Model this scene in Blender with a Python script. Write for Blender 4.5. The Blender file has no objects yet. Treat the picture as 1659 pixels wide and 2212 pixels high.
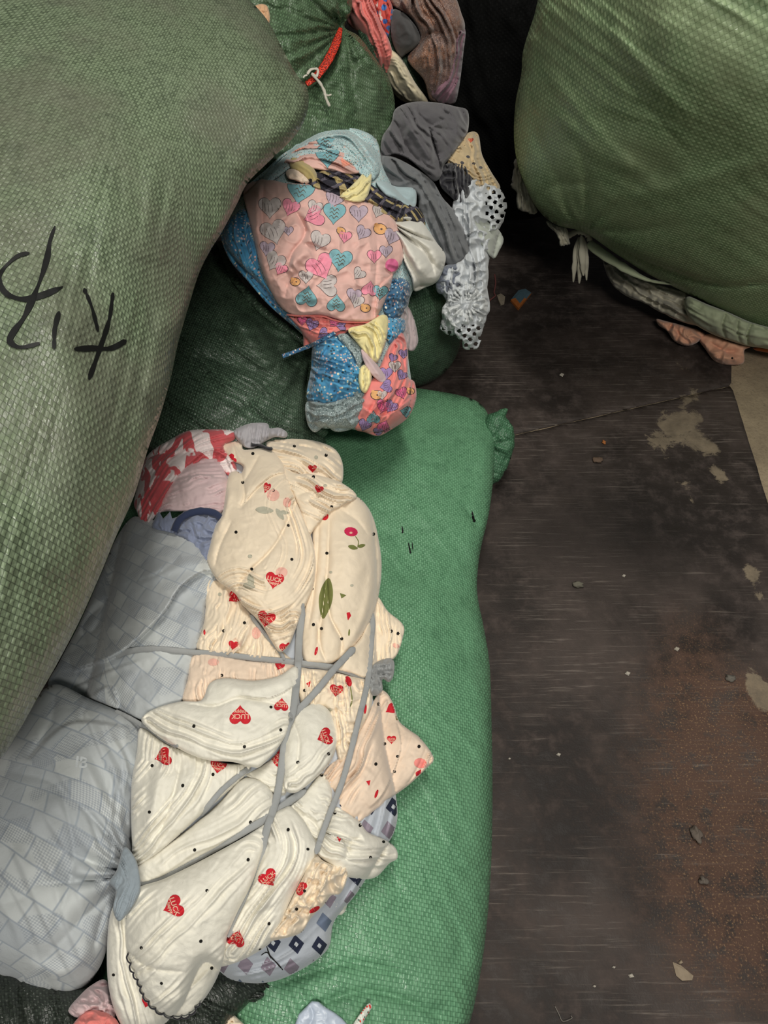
import bpy, math, random
import numpy as np
from mathutils import Vector, Matrix
# ------------------------------------------------------------------ camera, world, lights, exposure
S = bpy.context.scene
CAMZ = 1.5; PITCH = 52.0; FPX = 1598.0; CX = 829.5; CY = 1106.0
cam = bpy.data.objects.new('camera', bpy.data.cameras.new('camera'))
S.collection.objects.link(cam); S.camera = cam
cam.location = (0, 0, CAMZ); cam.rotation_euler = (math.radians(90-PITCH), 0, 0)
cam.data.sensor_fit = 'VERTICAL'; cam.data.sensor_height = 36.0; cam.data.lens = 36.0*FPX/2212.0
cam.data.clip_start = 0.02; cam.data.clip_end = 50
S.view_settings.view_transform = 'Standard'; S.view_settings.look = 'None'
S.view_settings.gamma = 1; S.view_settings.use_curve_mapping = False
S.view_settings.exposure = -0.2
W = bpy.data.worlds.new('world'); S.world = W; W.use_nodes = True
W.node_tree.nodes['Background'].inputs[0].default_value = (0.85, 0.93, 1.0, 1)
W.node_tree.nodes['Background'].inputs[1].default_value = 0.13
def area(name, loc, target, sx, sy, power, col):
    l = bpy.data.lights.new(name, 'AREA'); l.shape = 'RECTANGLE'; l.size = sx; l.size_y = sy
    l.energy = power; l.color = col
    o = bpy.data.objects.new(name, l); S.collection.objects.link(o); o.location = loc
    d = Vector(target)-Vector(loc); o.rotation_euler = d.to_track_quat('-Z', 'Y').to_euler()
    return o
area('ceiling_lamp', (0.25, 0.95, 2.95), (0.1, 0.9, 0.0), 1.0, 0.22, 40, (1.0, 0.96, 0.88))
area('camera_side_fill', (0.35, -1.1, 3.0), (0.4, 1.4, 0.6), 1.0, 0.25, 58, (1.0, 0.96, 0.88))  # added fill from behind the camera, brightens the front faces
# ------------------------------------------------------------------ pixel frame <-> place
pr = math.radians(PITCH)
FW = np.array([0, math.cos(pr), -math.sin(pr)]); UP = np.array([0, math.sin(pr), math.cos(pr)]); RT = np.array([1., 0, 0])
def ray(x, y):
    x = np.asarray(x, float); y = np.asarray(y, float)
    return FW + ((x-CX)/FPX)[..., None]*RT + ((CY-y)/FPX)[..., None]*UP
def pos(x, y, t): return np.array([0, 0, CAMZ]) + np.asarray(t)[..., None]*ray(x, y)
def tz(x, y, z):
    return (CAMZ-z)/np.maximum(-ray(x, y)[..., 2], 0.02)
def P(x, y, z): return pos(np.array(x, float), np.array(y, float), tz(x, y, z))
def plane(a, b, c):
    """base plane through three sight points given as (px, py, height above floor)"""
    A, B, C = (P(*q) for q in (a, b, c)); n = np.cross(B-A, C-A); k = n@(A-np.array([0, 0, CAMZ]))
    return lambda x, y: k/(ray(x, y)@n)
def facing(x, y, z, tilt=0.0):
    """plane through one point, square to the line of sight there; tilt leans its top away"""
    A = P(x, y, z); d = A-np.array([0, 0, CAMZ]); d = d/np.linalg.norm(d)
    u = np.cross(RT, d); n = d*math.cos(math.radians(tilt)) + u*math.sin(math.radians(tilt))
    k = n@(A-np.array([0, 0, CAMZ])); return lambda x, y: k/(ray(x, y)@n)
# ------------------------------------------------------------------ noise
def _h(i, j, s):
    n = (i*374761393 + j*668265263 + s*974634777) & 0xffffffff
    n = ((n ^ (n >> 13))*1274126177) & 0xffffffff
    return ((n ^ (n >> 16)) & 0xffff)/65535.0
def noise(x, y, s=0):
    xi = np.floor(x).astype(np.int64); yi = np.floor(y).astype(np.int64); fx = x-xi; fy = y-yi
    fx = fx*fx*fx*(fx*(fx*6-15)+10); fy = fy*fy*fy*(fy*(fy*6-15)+10)
    a = _h(xi, yi, s); b = _h(xi+1, yi, s); c = _h(xi, yi+1, s); d = _h(xi+1, yi+1, s)
    return (a*(1-fx)+b*fx)*(1-fy)+(c*(1-fx)+d*fx)*fy*1.0 - 0.5
def fbm(x, y, s=0, o=3):
    r = 0; a = 1.0
    for k in range(o): r = r+a*noise(x*2**k+k*17.3, y*2**k-k*9.1, s+k); a *= .5
    return r
# ------------------------------------------------------------------ outlines
def spline(pts, closed=True, n=6):
    p = np.array(pts, float); N = len(p); out = []
    for i in range(N if closed else N-1):
        if closed: a, b, c, d = p[i-1], p[i], p[(i+1) % N], p[(i+2) % N]
        else: a, b, c, d = p[max(i-1, 0)], p[i], p[i+1], p[min(i+2, N-1)]
        for k in range(n):
            t = k/n; out.append(.5*((2*b)+(c-a)*t+(2*a-5*b+4*c-d)*t*t+(3*b-a-3*c+d)*t**3))
    if not closed: out.append(p[-1])
    return np.array(out)
def sdist(x, y, poly, closed=True):
    """signed distance (+ inside), nearest point, param along line"""
    x = np.asarray(x, float).ravel(); y = np.asarray(y, float).ravel()
    a = poly if closed else poly[:-1]; b = np.roll(poly, -1, 0) if closed else poly[1:]
    e = b-a; L = (e**2).sum(1)+1e-9
    seg = np.sqrt(L); cum = np.concatenate([[0], np.cumsum(seg)]); tot = cum[-1]
    D = np.empty(len(x)); NX = np.empty(len(x)); NY = np.empty(len(x)); T = np.empty(len(x)); SG = np.empty(len(x))
    for s0 in range(0, len(x), 8000):
        X = x[s0:s0+8000, None]; Y = y[s0:s0+8000, None]
        wx = X-a[:, 0]; wy = Y-a[:, 1]
        t = np.clip((wx*e[:, 0]+wy*e[:, 1])/L, 0, 1)
        dx = wx-t*e[:, 0]; dy = wy-t*e[:, 1]; dd = dx*dx+dy*dy
        k = dd.argmin(1); r = np.arange(len(k))
        D[s0:s0+8000] = np.sqrt(dd[r, k]); NX[s0:s0+8000] = (X-dx)[r, k]; NY[s0:s0+8000] = (Y-dy)[r, k]
        T[s0:s0+8000] = (cum[k]+t[r, k]*seg[k])/tot
        if closed:
            c = ((a[:, 1] > Y) != (b[:, 1] > Y)) & (X < (b[:, 0]-a[:, 0])*(Y-a[:, 1])/(np.where(abs(b[:, 1]-a[:, 1]) < 1e-9, 1e-9, b[:, 1]-a[:, 1]))+a[:, 0])
            SG[s0:s0+8000] = np.where(c.sum(1) % 2 == 1, 1, -1)
        else:
            cr = (e[:, 0]*wy-e[:, 1]*wx); SG[s0:s0+8000] = np.where(cr[r, k] > 0, 1, -1)
    return D*SG, NX, NY, T
def sstep(v, a, b):
    v = np.clip((v-a)/(b-a), 0, 1); return v*v*(3-2*v)
# ------------------------------------------------------------------ a rounded body of cloth or filled sack
def saw(u):
    f = u-np.floor(u); k = _h(np.floor(u).astype(np.int64), 7, 3)
    r = np.where(f < .74, sstep(f, 0, .9)*1.04, sstep(1-f, -.02, .26)*.97)
    return r*(.3+1.1*k)
def foldsum(F, x, y):
    h = np.zeros(len(x))
    for f in F:
        k = f[0]
        if k in 'vrs':
            d, _, _, t = sdist(x, y, spline(f[3], False, 5), False)
            tp = np.sqrt(np.clip(np.sin(np.pi*np.clip(t, 0, 1))*1.6, 0, 1)); a = f[1]*1e-3; w = f[2]
            if k == 'v': h -= a*tp*np.exp(-np.abs(d)/w)
            elif k == 'r': h += a*tp*np.exp(-(d/w)**2)
            else: h += a*tp*np.where(d > 0, np.exp(-d/(w*3.0))*sstep(d, 0, w*.25), -.35*np.exp(d/w))
        elif k == 'p':      # pleats with an angle
            _, a, wl, ang, sd = f; c, s = math.cos(math.radians(ang)), math.sin(math.radians(ang))
            u = x*c+y*s; v = -x*s+y*c
            ph = v/wl*np.pi+4.5*fbm(u/(wl*7), v/(wl*3), sd, 2)
            m = np.clip(.45+1.3*fbm(u/(wl*4), v/(wl*2.5), sd+5, 2), 0, 1.3)
            h += a*1e-3*m*(saw(ph/np.pi)-.45)*1.2
        elif k == 'g':      # pleats that run along a guide line
            _, a, wl, pts, sd = f[:5]; R = f[5] if len(f) > 5 else 1e9
            d, _, _, t = sdist(x, y, spline(pts, False, 5), False)
            ph = d/wl*np.pi+4.2*fbm(t*3.0, d/(wl*4), sd, 2)+2.0*noise(d/(wl*1.7), t*1.5, sd+2)
            m = np.clip(.42+2.0*fbm(t*3.5+3, d/(wl*2), sd+5, 2), 0.04, 1.35)
            h += a*1e-3*m*(saw(ph/np.pi)-.45)*1.35*np.exp(-(d/R)**2)
        elif k == 'f':      # folds fanning out from a gathered point
            _, a, n, cx, cy, R, sd = f
            dx = x-cx; dy = y-cy; r = np.hypot(dx, dy); th = np.arctan2(dy, dx)
            ph = th*n/2+2.4*fbm(np.cos(th)*2.2+r/260, np.sin(th)*2.2+r/260, sd, 2)
            fall = np.clip(r/26, 0, 1)*np.exp(-r/R)
            h += a*1e-3*fall*(np.abs(np.sin(ph))**.8-.5)*2 - a*1.2e-3*np.exp(-r/(R*.35))
        elif k == 'n':
            _, a, sc, sd = f
            h += a*1e-3*fbm(x/sc, y/sc, sd, 3)
        elif k == 'b':      # smooth lump
            _, a, cx, cy, rx, ry, ang = f; c, s = math.cos(math.radians(ang)), math.sin(math.radians(ang))
            u = (x-cx)*c+(y-cy)*s; v = -(x-cx)*s+(y-cy)*c
            h += a*1e-3*np.exp(-(u/rx)**2-(v/ry)**2)
        elif k == 'c':      # crumple: ridged creases
            _, a, sc, sd = f
            wx = x+sc*.8*fbm(x/sc/1.5, y/sc/1.5, sd+9, 2); wy = y+sc*.8*fbm(x/sc/1.5+9, y/sc/1.5, sd+11, 2)
            h += a*1e-3*(.6-2.4*np.abs(fbm(wx/sc, wy/sc, sd, 2)))
    return h
class Form:
    def __init__(s, outline, base, H, p=.5, folds=(), edge=0.0, sm=6, rimfade=10, fray=0, seed=1):
        s.poly = spline(outline, True, sm) if sm > 1 else np.array(outline, float)
        if fray:
            q = s.poly; nn = len(q); L = []
            for i in range(nn):
                a, b = q[i], q[(i+1) % nn]; m = max(1, int(np.hypot(*(b-a))/6))
                for k in range(m): L.append(a+(b-a)*k/m)
            q = np.array(L); d = np.roll(q, -1, 0)-np.roll(q, 1, 0); d /= np.hypot(d[:, 0], d[:, 1])[:, None]+1e-6
            s.poly = q+np.stack([d[:, 1], -d[:, 0]], 1)*(fray*2*noise(np.arange(len(q))*.83, np.zeros(len(q)), seed))[:, None]
        s.base = base; s.H = H; s.p = p; s.folds = list(folds); s.edge = edge; s.rimfade = rimfade
        lo = s.poly.min(0); hi = s.poly.max(0); s.cs = cs = max(hi-lo)/64.0
        s.x0 = lo[0]-2*cs; s.y0 = lo[1]-2*cs
        nx = int((hi[0]-lo[0])/cs)+6; ny = int((hi[1]-lo[1])/cs)+6; s.nx, s.ny = nx, ny
        gx, gy = np.meshgrid(s.x0+np.arange(nx)*cs, s.y0+np.arange(ny)*cs)
        d = sdist(gx, gy, s.poly)[0].reshape(ny, nx); ins = d > 0
        u = np.zeros((ny, nx))
        for it in range(1400):
            n = np.zeros_like(u); n[1:-1, 1:-1] = .25*(u[:-2, 1:-1]+u[2:, 1:-1]+u[1:-1, :-2]+u[1:-1, 2:]+1)
            u = np.where(ins, n, 0)
        s.um = u.max()+1e-9; g = np.where(ins, u/np.maximum(d, cs*.35), 0); w = ins*1.0
        for it in range(4):
            gs = np.zeros_like(g); ws = np.zeros_like(w)
            for dy in (-1, 0, 1):
                for dx in (-1, 0, 1):
                    gs += np.roll(np.roll(g*w, dy, 0), dx, 1); ws += np.roll(np.roll(w, dy, 0), dx, 1)
            fill = (w == 0) & (ws > 0); g = np.where(fill, gs/np.maximum(ws, 1e-9), g); w = np.where(fill, 1, w)
        s.u = u; s.g = g
    def bil(s, A, x, y):
        fx = np.clip((x-s.x0)/s.cs, 0, s.nx-1.001); fy = np.clip((y-s.y0)/s.cs, 0, s.ny-1.001)
        i = fx.astype(int); j = fy.astype(int); fx = fx-i; fy = fy-j
        bw = lambda t: ((1-t)**3/6, (3*t**3-6*t*t+4)/6, (-3*t**3+3*t*t+3*t+1)/6, t**3/6)
        wx = bw(fx); wy = bw(fy); r = 0
        for b in range(4):
            jj = np.clip(j+b-1, 0, s.ny-1)
            for a in range(4): r = r+A[jj, np.clip(i+a-1, 0, s.nx-1)]*wx[a]*wy[b]
        return r
    def prof(s, x, y, d=None):
        if d is None: d = sdist(x, y, s.poly)[0]
        d = np.maximum(d, 0); w = sstep(d, s.cs*1.0, s.cs*3.5)
        v = s.bil(s.u, x, y)*w+s.bil(s.g, x, y)*d*(1-w)
        return np.clip(v/s.um, 0, 1)**s.p
    def depth(s, x, y, d=None, smooth=False):
        x = np.asarray(x, float).ravel(); y = np.asarray(y, float).ravel()
        if d is None: d = sdist(x, y, s.poly)[0]
        t = s.base(x, y)-s.H*s.prof(x, y, d)-s.edge
        if smooth: return t
        h = foldsum(s.folds, x, y)*(.15+.85*sstep(d, 0, s.rimfade)) if s.folds else 0
        t = t-h
        return np.minimum(t, s.base(x, y)-.0006) if s.edge else t
    def inner(s):
        """the smooth body, for laying other cloth on"""
        return lambda x, y: s.depth(x, y, smooth=True).reshape(np.shape(x))
def lay(form, off=0.0, rough=False):
    g = lambda x, y: (form.depth(np.ravel(x), np.ravel(y), smooth=not rough)-off).reshape(np.shape(x))
    g.form = form; g.off = off; return g
def nearest(*fs): return lambda x, y: np.min([f(x, y) for f in fs], 0)
COL = S.collection
def props(o, label, cat, group=None, kind=None):
    if label: o['label'] = label
    if cat: o['category'] = cat
    if group: o['group'] = group
    if kind: o['kind'] = kind
def link_mesh(name, V, faces, mats, midx=None, uv=None, parent=None, smooth=True):
    V = np.asarray(V, float); c = V.mean(0); c[2] = V[:, 2].min()
    org = np.array(parent['_o']) if parent is not None and '_o' in parent else c
    if parent is not None:
        org = np.array(parent.location)
    me = bpy.data.meshes.new(name); me.from_pydata((V-org).tolist(), [], faces)
    for m in mats: me.materials.append(m)
    if midx is not None: me.polygons.foreach_set('material_index', np.asarray(midx, dtype=np.int32))
    if uv is not None:
        ul = me.uv_layers.new(name='UVMap'); li = np.empty(len(me.loops), dtype=np.int32); me.loops.foreach_get('vertex_index', li)
        ul.data.foreach_set('uv', np.asarray(uv, float)[li].ravel())
    if smooth: me.polygons.foreach_set('use_smooth', [True]*len(me.polygons))
    me.update()
    o = bpy.data.objects.new(name, me); COL.objects.link(o)
    if parent is None: o.location = org
    else: o.parent = parent
    return o
def gridpoly(poly, step):
    lo = poly.min(0)-step; hi = poly.max(0)+step
    nx = int((hi[0]-lo[0])/step)+2; ny = int((hi[1]-lo[1])/step)+2
    gx, gy = np.meshgrid(lo[0]+np.arange(nx)*step, lo[1]+np.arange(ny)*step)
    d, qx, qy, _ = sdist(gx, gy, poly); gx = gx.ravel(); gy = gy.ravel()
    near = np.abs(d) < .5*step; x = np.where(near, qx, gx); y = np.where(near, qy, gy); d = np.where(near, 0, d)
    ok = d >= 0
    I = np.arange(nx*ny).reshape(ny, nx); Q = np.stack([I[:-1, :-1], I[1:, :-1], I[1:, 1:], I[:-1, 1:]], -1).reshape(-1, 4)
    n = ok[Q].sum(1); faces = [tuple(q) for q in Q[n == 4]]
    for q in Q[n == 3]: faces.append(tuple(i for i in q if ok[i]))
    return x, y, d, faces, nx, ny
def tris_fix(faces, X, Y):
    out = []
    for f in faces:
        a = 0
        for i in range(len(f)): j = (i+1) % len(f); a += X[f[i]]*Y[f[j]]-X[f[j]]*Y[f[i]]
        if abs(a) > .02: out.append(f)
    return out
def build(name, form, mats, step=4, Hb=0.02, back=None, decals=(), parent=None, holes=None, clampfloor=True, label=None, cat=None, group=None, pb=None):
    x, y, d, faces, nx, ny = gridpoly(form.poly, step)
    faces = tris_fix(faces, x, y)
    if holes is not None:
        faces = [f for f in faces if not holes(np.mean(x[list(f)]), np.mean(y[list(f)]))]
    tf = form.depth(x, y, d)
    rm = np.clip(d/(step*2.0), 0, 1)
    bs = form.base(x, y)
    if back is None: tb = bs + Hb*(form.prof(x, y, d)**(pb or 1.0) if not form.edge else rm)
    else: tb = back(x, y)
    fl = (CAMZ-.002)/np.maximum(-ray(x, y)[..., 2], .02)
    if clampfloor: tb = np.minimum(tb, fl); tf = np.minimum(tf, fl-.001)
    tb = np.maximum(tb, tf+.0008)
    # cloth coordinates in metres: arc length over the smooth body
    ts = bs-form.H*form.prof(x, y, d)**(1/form.p); G = pos(x, y, ts).reshape(ny, nx, 3)
    du = np.linalg.norm(np.diff(G, axis=1), axis=2); dv = np.linalg.norm(np.diff(G, axis=0), axis=2)
    U = np.concatenate([np.zeros((ny, 1)), np.cumsum(du, 1)], 1); V = np.concatenate([np.zeros((1, nx)), np.cumsum(dv, 0)], 0)
    U -= U[:, nx//2:nx//2+1]; V -= V[ny//2:ny//2+1, :]
    used = np.zeros(len(x), bool)
    for f in faces: used[list(f)] = True
    mp = -np.ones(len(x), int); mp[used] = np.arange(used.sum()); n = int(used.sum())
    VF = pos(x[used], y[used], tf[used]); VB = pos(x[used], y[used], tb[used])
    uv = np.stack([U.ravel()[used], V.ravel()[used]], 1)
    F = []; edges = {}
    for f in faces:
        g = [int(mp[i]) for i in f]; F.append(g)
        for i in range(len(g)):
            a, b = g[i], g[(i+1) % len(g)]
            if (b, a) in edges: del edges[(b, a)]
            else: edges[(a, b)] = 1
    F2 = [[i+n for i in reversed(g)] for g in F]
    F3 = [[b, a, a+n, b+n] for (a, b) in edges]
    allF = F+F2+F3; mi = [0]*len(allF); Vt = np.concatenate([VF, VB]); UVt = np.concatenate([uv, uv])
    mats = list(mats)
    for D in decals:       # printed marks, part of the cloth's own mesh
        dp, df, mat, lev = D
        if mat not in mats: mats.append(mat)
        k = mats.index(mat)
        dd = sdist(dp[:, 0], dp[:, 1], form.poly)[0]; ok = dd > 0.5
        df = [f for f in df if all(ok[i] for i in f)]
        if not df: continue
        t = form.depth(dp[:, 0], dp[:, 1], dd)-lev*5e-4-2e-4
        o = len(Vt); Vt = np.concatenate([Vt, pos(dp[:, 0], dp[:, 1], t)])
        UVt = np.concatenate([UVt, dp*(t.mean()/FPX)])
        allF += [[i+o for i in f] for f in df]; mi += [k]*len(df)
    # drop loose vertices
    us = np.zeros(len(Vt), bool)
    for f in allF: us[f] = True
    m2 = np.cumsum(us)-1; allF = [[int(m2[i]) for i in f] for f in allF]
    ob = link_mesh(name, Vt[us], allF, mats, mi, UVt[us], parent)
    props(ob, label, cat, group)
    ob_form[ob.name] = form
    return ob
ob_form = {}
# ------------------------------------------------------------------ printed marks
def dpoly(pts, mat, lev=1, step=2.5, sm=1):
    step = min(step, 2.0)
    poly = spline(pts, True, sm) if sm > 1 else np.array(pts, float)
    x, y, d, f, _, _ = gridpoly(poly, step); f = tris_fix(f, x, y)
    if not f:
        n = len(poly); return (np.concatenate([poly, poly.mean(0)[None]]), [(i, (i+1) % n, n) for i in range(n)], mat, lev)
    return (np.stack([x, y], 1), f, mat, lev)
def xf(shape, cx, cy, sc, rot=0, sx=1, sy=1):
    a = math.radians(rot); c, s = math.cos(a), math.sin(a); q = np.array(shape, float)*[sx, sy]*sc
    return np.stack([cx+q[:, 0]*c-q[:, 1]*s, cy+q[:, 0]*s+q[:, 1]*c], 1)
HEART = [(16*math.sin(t)**3/32, -(13*math.cos(t)-5*math.cos(2*t)-2*math.cos(3*t)-math.cos(4*t))/32-.04) for t in [i*2*math.pi/28 for i in range(28)]]
DISC = [(.5*math.cos(i*math.pi/6), .5*math.sin(i*math.pi/6)) for i in range(12)]
LEAF = [(-.5, 0), (-.3, -.16), (0, -.22), (.3, -.14), (.5, 0), (.3, .14), (0, .22), (-.3, .16)]
DIAM = [(-.5, 0), (0, -.5), (.5, 0), (0, .5)]
_txt = {}
def textmesh(s):
    if s not in _txt:
        cu = bpy.data.curves.new('txt', 'FONT'); cu.body = s; cu.resolution_u = 2; cu.align_x = 'CENTER'; cu.size = 1; cu.offset = .025
        o = bpy.data.objects.new('txt', cu); COL.objects.link(o); bpy.context.view_layer.update()
        me = bpy.data.meshes.new_from_object(o.evaluated_get(bpy.context.evaluated_depsgraph_get()))
        v = np.array([[p.co.x, -p.co.y+.35] for p in me.vertices]); f = [tuple(p.vertices) for p in me.polygons]
        bpy.data.objects.remove(o); bpy.data.curves.remove(cu); bpy.data.meshes.remove(me); _txt[s] = (v, f)
    return _txt[s]
def dtext(s, cx, cy, sc, rot, mat, lev=3, sx=1):
    v, f = textmesh(s); return (xf(v, cx, cy, sc, rot, sx), f, mat, lev)
def stroke(pts, w, mat, lev=1, sd=1, sm=5, step=3):
    q = spline(pts, False, sm); d = np.gradient(q, axis=0); d /= np.hypot(d[:, 0], d[:, 1])[:, None]+1e-9
    nr = np.stack([d[:, 1], -d[:, 0]], 1); n = len(q); s_ = np.linspace(0, 1, n)
    ww = (w*.5*(.8+.7*noise(s_*9, s_*0+sd, sd))*np.clip(np.minimum(s_, 1-s_)*12+.35, 0, 1))[:, None]
    L = []; 
    a = q+nr*ww; b = q-nr*ww
    V = np.concatenate([a, q, b]); F = [(i, i+1, i+1+n, i+n) for i in range(n-1)]+[(i+n, i+1+n, i+1+2*n, i+2*n) for i in range(n-1)]
    return (V, F, mat, lev)
def scatter(poly, n, md, seed, tries=4000):
    rnd = random.Random(seed); poly = np.array(poly, float); lo = poly.min(0); hi = poly.max(0); out = []
    for _ in range(tries):
        x = rnd.uniform(lo[0], hi[0]); y = rnd.uniform(lo[1], hi[1])
        if all((x-a)**2+(y-b)**2 > md*md for a, b in out): out.append((x, y))
        if len(out) > n*3: break
    d = sdist(np.array([o[0] for o in out]), np.array([o[1] for o in out]), poly)[0]
    return [o for o, k in zip(out, d) if k > 1][:n]
# ------------------------------------------------------------------ bands, cords, tubes over a surface
def band(name, pts, w, surf, mats, thick=.003, parent=None, sag=0.0, label=None, cat=None, group=None, round_=1, wn=.1, sd=3, n=8, taper=0):
    """a strip or cord laid over a surface; w in pixels of its place"""
    q = spline(pts, False, n); d = np.gradient(q, axis=0); d /= np.hypot(d[:, 0], d[:, 1])[:, None]+1e-9
    nr = np.stack([d[:, 1], -d[:, 0]], 1); N = len(q); K = 10; V = []; UV = []
    s_ = np.arange(N); W_ = np.array([np.interp(i/(N-1), np.linspace(0, 1, len(w)), w) for i in s_]) if hasattr(w, '__len__') else np.full(N, float(w))
    W_ = W_*(1+wn*2*noise(s_*.5, s_*0., sd)); tc = surf(q[:, 0], q[:, 1])
    tcs = tc.copy()
    for _ in range(3): tcs = np.concatenate([[tcs[0]], .25*tcs[:-2]+.5*tcs[1:-1]+.25*tcs[2:], [tcs[-1]]])
    tc = np.minimum(tc, tcs)
    if taper: W_ = W_*np.clip(np.minimum(s_, N-1-s_)/(N*.05)+.25, 0, 1)
    for k in range(K):
        a = 2*math.pi*k/K; off = math.cos(a); hh = math.sin(a)
        qq = q+nr*(off*W_*.5)[:, None]
        V.append(pos(qq[:, 0], qq[:, 1], tc-thick*(.55+hh*.5)*(1 if round_ else 1))); UV.append(np.stack([s_*.01, np.full(N, k*.003)], 1))
    V = np.concatenate(V); F = []
    for k in range(K):
        k2 = (k+1) % K
        for i in range(N-1): F.append([k*N+i, k*N+i+1, k2*N+i+1, k2*N+i])
    F.append([k*N for k in range(K)]); F.append([k*N+N-1 for k in reversed(range(K))])
    ob = link_mesh(name, V, F, mats, None, np.concatenate(UV), parent); props(ob, label, cat, group); return ob
# ------------------------------------------------------------------ materials
def C(h):
    h = h.lstrip('#'); c = [int(h[i:i+2], 16)/255 for i in (0, 2, 4)]
    return tuple((v/12.92 if v <= .04045 else ((v+.055)/1.055)**2.4) for v in c)+(1,)
class NT:
    def __init__(s, name):
        s.m = bpy.data.materials.new(name); s.m.use_nodes = True; s.t = s.m.node_tree; s.b = s.t.nodes['Principled BSDF']
    def n(s, ty, ins={}, **kw):
        nd = s.t.nodes.new('ShaderNode'+ty)
        for k, v in kw.items(): setattr(nd, k, v)
        for k, v in ins.items(): s.put(nd.inputs[k], v)
        return nd
    def put(s, sock, v):
        if hasattr(v, 'is_output') or isinstance(v, bpy.types.NodeSocket): s.t.links.new(v, sock)
        elif hasattr(v, 'outputs'): s.t.links.new(v.outputs[0], sock)
        else: sock.default_value = v
    def math(s, op, a, b=0.0, c=None):
        nd = s.n('Math', operation=op); s.put(nd.inputs[0], a); s.put(nd.inputs[1], b)
        if c is not None: s.put(nd.inputs[2], c)
        return nd.outputs[0]
    def mix(s, f, a, b, bt='MIX'):
        nd = s.n('Mix', data_type='RGBA', blend_type=bt); s.put(nd.inputs[0], f); s.put(nd.inputs[6], a); s.put(nd.inputs[7], b); return nd.outputs[2]
    def ramp(s, f, lo, hi, a=0.0, b=1.0):
        return s.n('MapRange', {0: f, 1: lo, 2: hi, 3: a, 4: b}, interpolation_type='SMOOTHSTEP').outputs[0]
    def noise(s, vec, scale, detail=3, rough=.5, dist=0):
        return s.n('TexNoise', {'Vector': vec, 'Scale': scale, 'Detail': detail, 'Roughness': rough, 'Distortion': dist}).outputs[0]
    def uv(s, rot=0, sc=(1, 1, 1), warp=0.0, wsc=8):
        tc = s.n('TexCoord'); v = tc.outputs['UV']
        if warp:
            nz = s.n('TexNoise', {'Vector': v, 'Scale': wsc, 'Detail': 1})
            w = s.n('VectorMath', {0: nz.outputs['Color'], 1: (.5, .5, .5)}, operation='SUBTRACT')
            w = s.n('VectorMath', {0: w.outputs[0], 'Scale': warp}, operation='SCALE')
            v = s.n('VectorMath', {0: v, 1: w.outputs[0]}, operation='ADD').outputs[0]
        mp = s.n('Mapping', {'Vector': v, 'Rotation': (0, 0, math.radians(rot)), 'Scale': sc}); return mp.outputs[0]
    def obj(s): return s.n('TexCoord').outputs['Object']
    def bump(s, h, strength=.5, dist=.001, nrm=None):
        b = s.n('Bump', {'Height': h, 'Strength': strength, 'Distance': dist})
        if nrm is not None: s.put(b.inputs['Normal'], nrm)
        return b.outputs[0]
    def set(s, **kw):
        nm = {'col': 'Base Color', 'rough': 'Roughness', 'spec': 'Specular IOR Level', 'nrm': 'Normal', 'sheen': 'Sheen Weight', 'sss': 'Subsurface Weight', 'metal': 'Metallic', 'alpha': 'Alpha', 'trans': 'Transmission Weight'}
        for k, v in kw.items(): s.put(s.b.inputs[nm[k]], v)
        return s.m
def m_weave(name, light, dark, dust, pitch, rot=0, rough=.38, dustamt=.5, bumpd=.0009, warp=.012, seed=0., contrast=1.0):
    N = NT(name); v = N.uv(rot, (1/pitch, 1/pitch*.8, 1), warp, 7)
    sx = N.n('SeparateXYZ', {0: v}); x, y = sx.outputs[0], sx.outputs[1]
    a = N.math('SINE', N.math('MULTIPLY', x, math.pi)); b = N.math('SINE', N.math('MULTIPLY', y, math.pi))
    ab = N.math('MULTIPLY', a, b)                                   # + where warp tape is on top, - where weft
    edge = N.math('MULTIPLY', N.math('POWER', N.math('ABSOLUTE', a), .35), N.math('POWER', N.math('ABSOLUTE', b), .35))
    h = N.math('ADD', N.math('MULTIPLY', ab, .55), N.math('MULTIPLY', edge, .6))
    ob = N.obj(); big = N.noise(ob, 5.0, 3, .6); mid = N.noise(ob, 26.0, 3, .6)
    fl = N.n('TexWhiteNoise', {'Vector': N.n('VectorMath', {0: v}, operation='FLOOR').outputs[0]}, noise_dimensions='2D').outputs[0]
    k = N.math('ADD', N.math('MULTIPLY', ab, .22*contrast), N.math('ADD', N.math('MULTIPLY', edge, .55*contrast), N.math('MULTIPLY', fl, .22)))
    c = N.mix(N.ramp(k, .0, .85), dark, light)
    c = N.mix(N.math('MULTIPLY', N.ramp(big, .38, .66), dustamt), c, dust)
    c = N.mix(N.math('MULTIPLY', N.ramp(mid, .5, .75), .3), c, dark)
    r = N.math('ADD', N.math('MULTIPLY', mid, .3), N.math('ADD', N.math('MULTIPLY', fl, .22), rough-.24))
    bm = N.bump(h, .9, bumpd); bm = N.bump(N.noise(N.uv(rot, (60, 340, 1)), 1.0, 3), .35, .0012, bm)
    return N.set(col=c, rough=r, nrm=bm, spec=.5)
def m_cloth(name, col, col2=None, rough=.85, sheen=.25, wr=.0007, sc=90., thread=900., patch=0.4, nsc=14., rib=None):
    N = NT(name); ob = N.obj(); c2 = col2 or tuple(v*.86 for v in col[:3])+(1,)
    c = N.mix(N.math('MULTIPLY', N.ramp(N.noise(ob, nsc, 3, .6), .4, .68), patch), col, c2)
    h = N.noise(ob, sc, 4, .6, .6); th = N.noise(ob, thread, 2)
    b = N.bump(th, .35, .0004); b = N.bump(h, .5, wr*2.2, b)
    if rib:
        v = N.uv(rib[0], (rib[1], rib[1], 1)); s = N.n('SeparateXYZ', {0: v}); b = N.bump(N.math('SINE', s.outputs[0]), .5, .0005, b)
    return N.set(col=c, rough=rough, sheen=sheen, nrm=b, spec=.25)
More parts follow.
